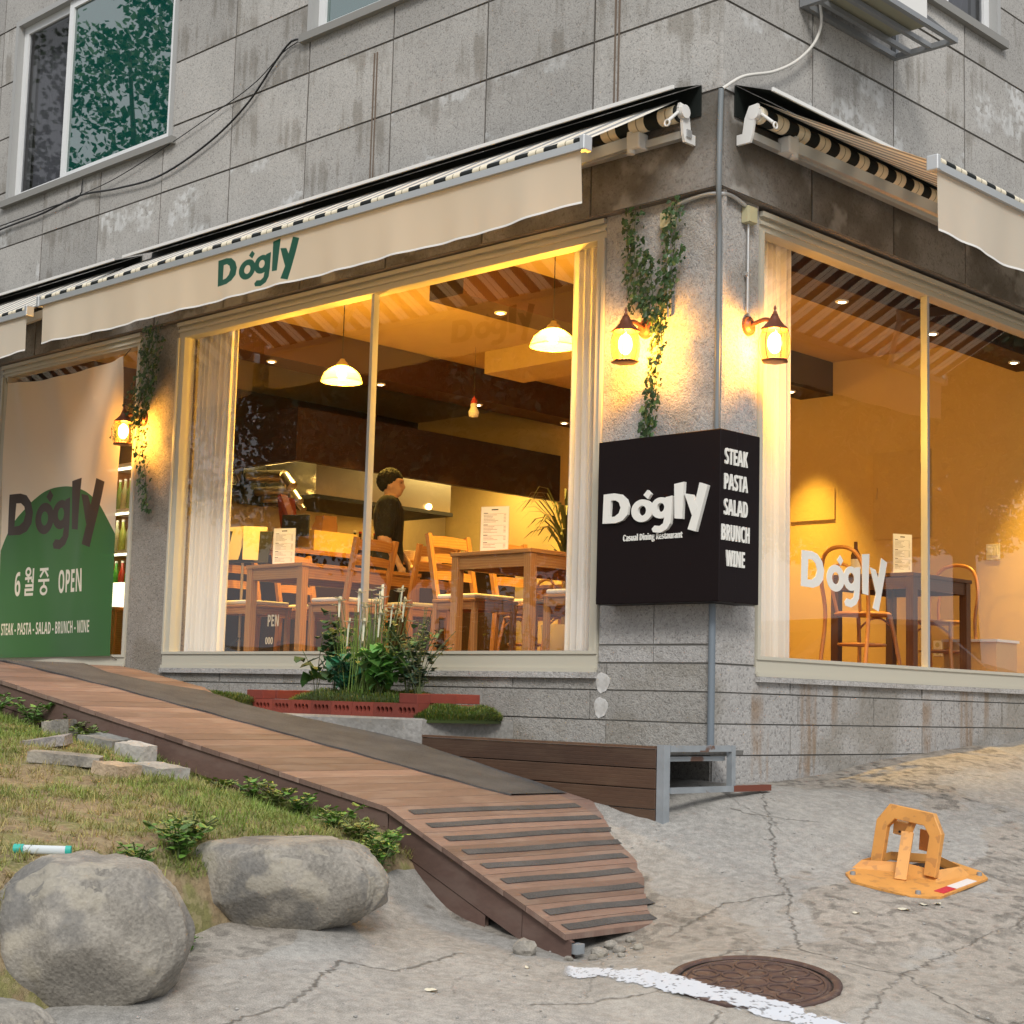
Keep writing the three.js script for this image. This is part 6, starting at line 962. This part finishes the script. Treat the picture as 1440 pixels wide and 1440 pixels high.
{
  const person = thing('person', 'person in black t-shirt seen in profile standing by the kitchen counter', 'person', [-5.02, FL, -2.02], 2.36);
  const flat = (f, sx, sz) => f; // torso ellipsoids carry the flattening
  const torso = [eld([0, 1.3, -0.01], [0.185, 0.17, 0.115]), eld([0, 1.12, 0], [0.16, 0.2, 0.105]), eld([0, 0.95, -0.005], [0.17, 0.13, 0.12]), cap([-0.15, 1.385, -0.01], [0.15, 1.385, -0.01], 0.062, 0.062)];
  const shR = [-0.19, 1.38, -0.01], elR = [-0.245, 1.1, -0.03], wrR = [-0.225, 0.885, 0.1], shL = [0.19, 1.38, -0.01], elL = [0.25, 1.1, 0.0], wrL = [0.2, 0.93, 0.16];
  const arms = [cap(shR, elR, 0.055, 0.042), cap(elR, wrR, 0.04, 0.027), cap(shL, elL, 0.055, 0.042), cap(elL, wrL, 0.04, 0.027)];
  const legs = [cap([-0.09, 0.9, 0], [-0.1, 0.48, 0.01], 0.088, 0.058), cap([-0.1, 0.48, 0.01], [-0.1, 0.08, -0.02], 0.055, 0.036), cap([0.09, 0.9, 0], [0.1, 0.48, 0.02], 0.088, 0.058), cap([0.1, 0.48, 0.02], [0.1, 0.08, -0.01], 0.055, 0.036), cap([-0.1, 0.04, -0.04], [-0.11, 0.035, 0.15], 0.04, 0.034), cap([0.1, 0.04, -0.03], [0.11, 0.035, 0.16], 0.04, 0.034)];
  const neck = cap([0, 1.38, -0.01], [0, 1.5, 0.005], 0.06, 0.052), C = [0, 1.585, 0.015];
  const head = smin(0.03, eld([0, 1.605, 0.0], [0.076, 0.095, 0.095]), eld([0, 1.545, 0.035], [0.058, 0.062, 0.06]), eld([0, 1.505, 0.065], [0.03, 0.022, 0.026]), cap([0, 1.6, 0.098], [0, 1.565, 0.114], 0.008, 0.012), eld([0, 1.535, 0.093], [0.026, 0.008, 0.009]), eld([0, 1.622, 0.088], [0.05, 0.01, 0.012]), eld([-0.077, 1.575, 0.0], [0.01, 0.03, 0.018]), eld([0.077, 1.575, 0.0], [0.01, 0.03, 0.018]), cap([0, 1.42, -0.005], [0, 1.52, 0.0], 0.055, 0.05));
  const hand = (w, s, dir) => { const fs = [cap(w, [w[0], w[1] - 0.06, w[2] + 0.03], 0.024, 0.03), cap([w[0] - 0.02 * s, w[1] - 0.05, w[2] + 0.045], [w[0] + 0.02 * s, w[1] - 0.075, w[2] + 0.03], 0.02, 0.02)]; [[0.03, 0.055], [0.01, 0.062], [-0.01, 0.058], [-0.028, 0.046]].forEach(([o, l]) => { const b = [w[0] + o * s * 0.6, w[1] - 0.08, w[2] + 0.045 - Math.abs(o) * 0.2], m = [b[0], b[1] - l * 0.6, b[2] + 0.018], e = [m[0] - 0.004 * s, m[1] - l * 0.55, m[2] - 0.006]; fs.push(cap(b, m, 0.0095, 0.0088), cap(m, e, 0.0088, 0.0075)); }); fs.push(cap([w[0] + 0.022 * s, w[1] - 0.03, w[2] + 0.03], [w[0] + 0.038 * s, w[1] - 0.065, w[2] + 0.055], 0.012, 0.01), cap([w[0] + 0.038 * s, w[1] - 0.065, w[2] + 0.055], [w[0] + 0.034 * s, w[1] - 0.095, w[2] + 0.062], 0.01, 0.008)); return smin(0.012, ...fs); };
  const bodyF = smin(0.06, ...torso, ...arms, ...legs, neck);
  const skin = std({ color: lin(0.42, 0.26, 0.18), roughness: 0.6 }), cloth = std({ color: lin(0.007, 0.007, 0.008), roughness: 0.9 });
  const box = (w) => [[w[0] - 0.09, w[1] - 0.22, w[2] - 0.07], [w[0] + 0.09, w[1] + 0.05, w[2] + 0.15]];
  part(person, 'body', merge([sdfMesh(bodyF, [-0.42, -0.04, -0.25], [0.42, 1.54, 0.3], 76), sdfMesh(head, [-0.12, 1.42, -0.13], [0.12, 1.74, 0.16], 60), ...[[wrR, -1], [wrL, 1]].map(([w, s]) => sdfMesh(hand(w, s), ...box(w), 52))]), skin);
  const wob = (x, y, z) => 0.006 * gn3(x * 14, y * 9, z * 14);
  const shirt = smin(0.05, ...torso, cap(shR, [-0.236, 1.15, -0.026], 0.064, 0.062), cap(shL, [0.24, 1.15, -0.004], 0.064, 0.062)), shirtF = (x, y, z) => Math.max(shirt(x, y, z) - 0.016 + wob(x, y, z), 0.86 - y, y - 1.465 + 0.4 * Math.max(0, 0.07 - Math.hypot(x, z)) , 0.062 - Math.hypot(x, z + 0.0) - 10 * Math.max(0, 1.43 - y));
  part(person, 't_shirt', sdfMesh(shirtF, [-0.36, 0.84, -0.2], [0.36, 1.5, 0.2], 70), cloth);
  const tr = smin(0.04, torso[2], legs[0], legs[1], legs[2], legs[3]), trF = (x, y, z) => Math.max(tr(x, y, z) - 0.018 + wob(x, y, z), y - 0.98, 0.07 - y);
  part(person, 'trousers', sdfMesh(trF, [-0.3, 0.05, -0.2], [0.3, 1.0, 0.2], 64), std({ color: lin(0.02, 0.02, 0.024), roughness: 0.9 }));
  const sf = smin(0.02, cap([-0.1, 0.045, -0.05], [-0.11, 0.035, 0.16], 0.05, 0.042), cap([0.1, 0.045, -0.04], [0.11, 0.035, 0.17], 0.05, 0.042));
  part(person, 'shoe', sdfMesh((x, y, z) => Math.max(sf(x, y, z), 0.001 - y, y - 0.1), [-0.22, -0.02, -0.15], [0.22, 0.12, 0.26], 44), cloth);
  const hr = eld([0, 1.618, -0.012], [0.092, 0.11, 0.114]), line = (z) => (z > 0.06 ? 1.64 : z > 0.0 ? mix(1.575, 1.64, z / 0.06) : mix(1.5, 1.575, Math.max(0, (z + 0.1) / 0.1))), hairF = (x, y, z) => Math.max(hr(x, y, z) + 0.012 * gn3(x * 60, y * 40, z * 60), line(z) - y + 0.02 * gn3(x * 50, 3, z * 70));
  part(person, 'hair', sdfMesh(hairF, [-0.12, 1.5, -0.14], [0.12, 1.75, 0.12], 60), std({ color: lin(0.005, 0.0045, 0.004), roughness: 0.9 }));
  for (const s of [-1, 1]) part(person, 'eye', clean(new THREE.SphereGeometry(0.011, 10, 8).translate(s * 0.03, 1.6, 0.083)), std({ color: lin(0.03, 0.02, 0.015), roughness: 0.2 }));
  part(person, 'arm_patch', rod([-0.285, 1.05, 0.0], [-0.278, 1.05, 0.0], 0.014), std({ color: lin(0.7, 0.7, 0.7) }));
}

// ---------------------------------------------------------------- across the street: what the panes mirror
function tree(label, x, z, h, r, seed, clumps = 150) {
  const q = rngOf(seed), y0 = groundY(x, z), t = thing('street_tree', label, 'tree', [x, y0, z], 0, 'street trees opposite the shop'), L = new Leaves(), tr = [];
  tr.push(rod([0, -0.2, 0], [0.1, h * 0.5, 0.05], r * 0.07, r * 0.045, 9)); const tips = [];
  for (let k = 0; k < 9; k++) { const a = k * 2.4 + q(), e = 0.5 + 0.5 * q(), p = V(0.1 * (0.4 + 0.4 * q()), h * (0.35 + 0.02 * k), 0.03), d = V(Math.cos(a) * r * 0.7 * e, h * (0.55 + 0.42 * q()), Math.sin(a) * r * 0.7 * e); tr.push(rod(p, d, r * 0.028, r * 0.008, 6)); tips.push(d); }
  for (let c = 0; c < clumps; c++) { const b = tips[Math.floor(q() * tips.length)], o = b.clone().add(V((q() - 0.5) * r * 0.95, (q() - 0.6) * h * 0.3, (q() - 0.5) * r * 0.95)), cr = r * (0.1 + 0.13 * q()), f0 = 0.6 + 0.7 * q(); for (let k = 0; k < 150; k++) { const a = q() * 6.283, u = q() * 2 - 1, s = Math.sqrt(1 - u * u), rr2 = cr * Math.cbrt(q()), p = o.clone().add(V(Math.cos(a) * s * rr2, u * rr2 * 0.7, Math.sin(a) * s * rr2)), ux = V(q() - 0.5, q() - 0.5, q() - 0.5).normalize(), uy = ux.clone().cross(V(q() - 0.5, q() - 0.5, q() - 0.5)).normalize(), sz = 0.1 + 0.1 * q(), f = f0 * (0.7 + 0.6 * q()); L.poly(p, ux, uy, [[0, 0], [sz * 0.35, sz * 0.45], [0, sz], [-sz * 0.35, sz * 0.45]], [0.05 * f, 0.1 * f, 0.02 * f]); } }
  part(t, 'trunk', merge(tr), std({ color: lin(0.1, 0.075, 0.05), roughness: 0.95 })); part(t, 'crown', L.geo(), leafMat).userData.kind = 'stuff';
}
tree('broad leafy street tree mirrored in the green upper window', -19, 8.5, 13, 4.2, 11, 62); tree('tall street tree further along the lane behind the lawn', -25, 11, 14, 4.6, 12); tree('street tree mirrored low in the front window', -13, 10.5, 9, 3.6, 15); tree('bushy street tree behind the lane opposite the front window', -17, 14.5, 10, 4.4, 16); tree('low spreading tree behind the lane near the front window', -9, 11, 7, 4, 17); tree('dense tree beyond the lane, second row', -22, 17, 10, 5, 18); tree('dense tree beyond the lane, near the tall tree', -12, 16, 9, 5, 19); tree('broad tree far along the side street', 11, -20, 9, 5, 20); tree('bushy tree near the kerb of the side street', 10.5, -14.5, 8, 4, 21); tree('leafy tree mirrored at the far end of the side window', 6.6, -15.5, 8, 3.4, 13); tree('leafy tree beside the parked car opposite the side window', 8.5, -10.8, 7.5, 3.0, 14);
{ // parked car mirrored in the side window
  const x = 4.4, z = -8.2, c = thing('parked_car', 'dark grey parked car mirrored in the side window', 'car', [x, groundY(x, z), z], 0.25), paint = phy({ color: lin(0.05, 0.052, 0.06), roughness: 0.3, metalness: 0.4, clearcoat: 0.8 }), gl = std({ color: lin(0.02, 0.025, 0.03), roughness: 0.05, metalness: 0.3 });
  const prof = [[-2.15, 0.35], [-2.2, 0.62], [-2.1, 0.78], [-1.2, 0.92], [-0.55, 1.38], [0.75, 1.42], [1.55, 0.98], [2.1, 0.9], [2.18, 0.6], [2.1, 0.32], [1.75, 0.3], [1.62, 0.55], [1.35, 0.66], [1.08, 0.55], [0.98, 0.3], [-0.98, 0.3], [-1.08, 0.55], [-1.35, 0.66], [-1.62, 0.55], [-1.72, 0.3]];
  part(c, 'body', ext(shp(prof), 1.66, 0.06).translate(0, 0, -0.83).rotateY(W), paint);
  for (const s of [-1, 1]) part(c, 'side_window', ext(shp([[-1.0, 0.95], [-0.5, 1.32], [0.68, 1.35], [1.3, 0.98]]), 0.01).translate(0, 0, s * 0.9 - 0.005).rotateY(W), gl);
  part(c, 'windscreen', ext(shp([[-0.7, 0], [0.7, 0], [0.6, 0.6], [-0.6, 0.6]]), 0.01).rotateX(-0.95).translate(0, 0.94, 1.26), gl);
  for (const zz of [-1.35, 1.35]) for (const s of [-1, 1]) { const w = part(c, 'wheel', rod([s * 0.7, 0.32, zz], [s * 0.9, 0.32, zz], 0.32, 0.32, 24), black); part(w, 'rim', rod([s * 0.9, 0.32, zz], [s * 0.91, 0.32, zz], 0.21, 0.2, 20), alu); }
  for (const s of [-1, 1]) part(c, 'headlight', rb(0.36, 0.13, 0.06, 0.02, s * 0.6, 0.72, 2.2), white);
}
renderer.render(scene, camera);
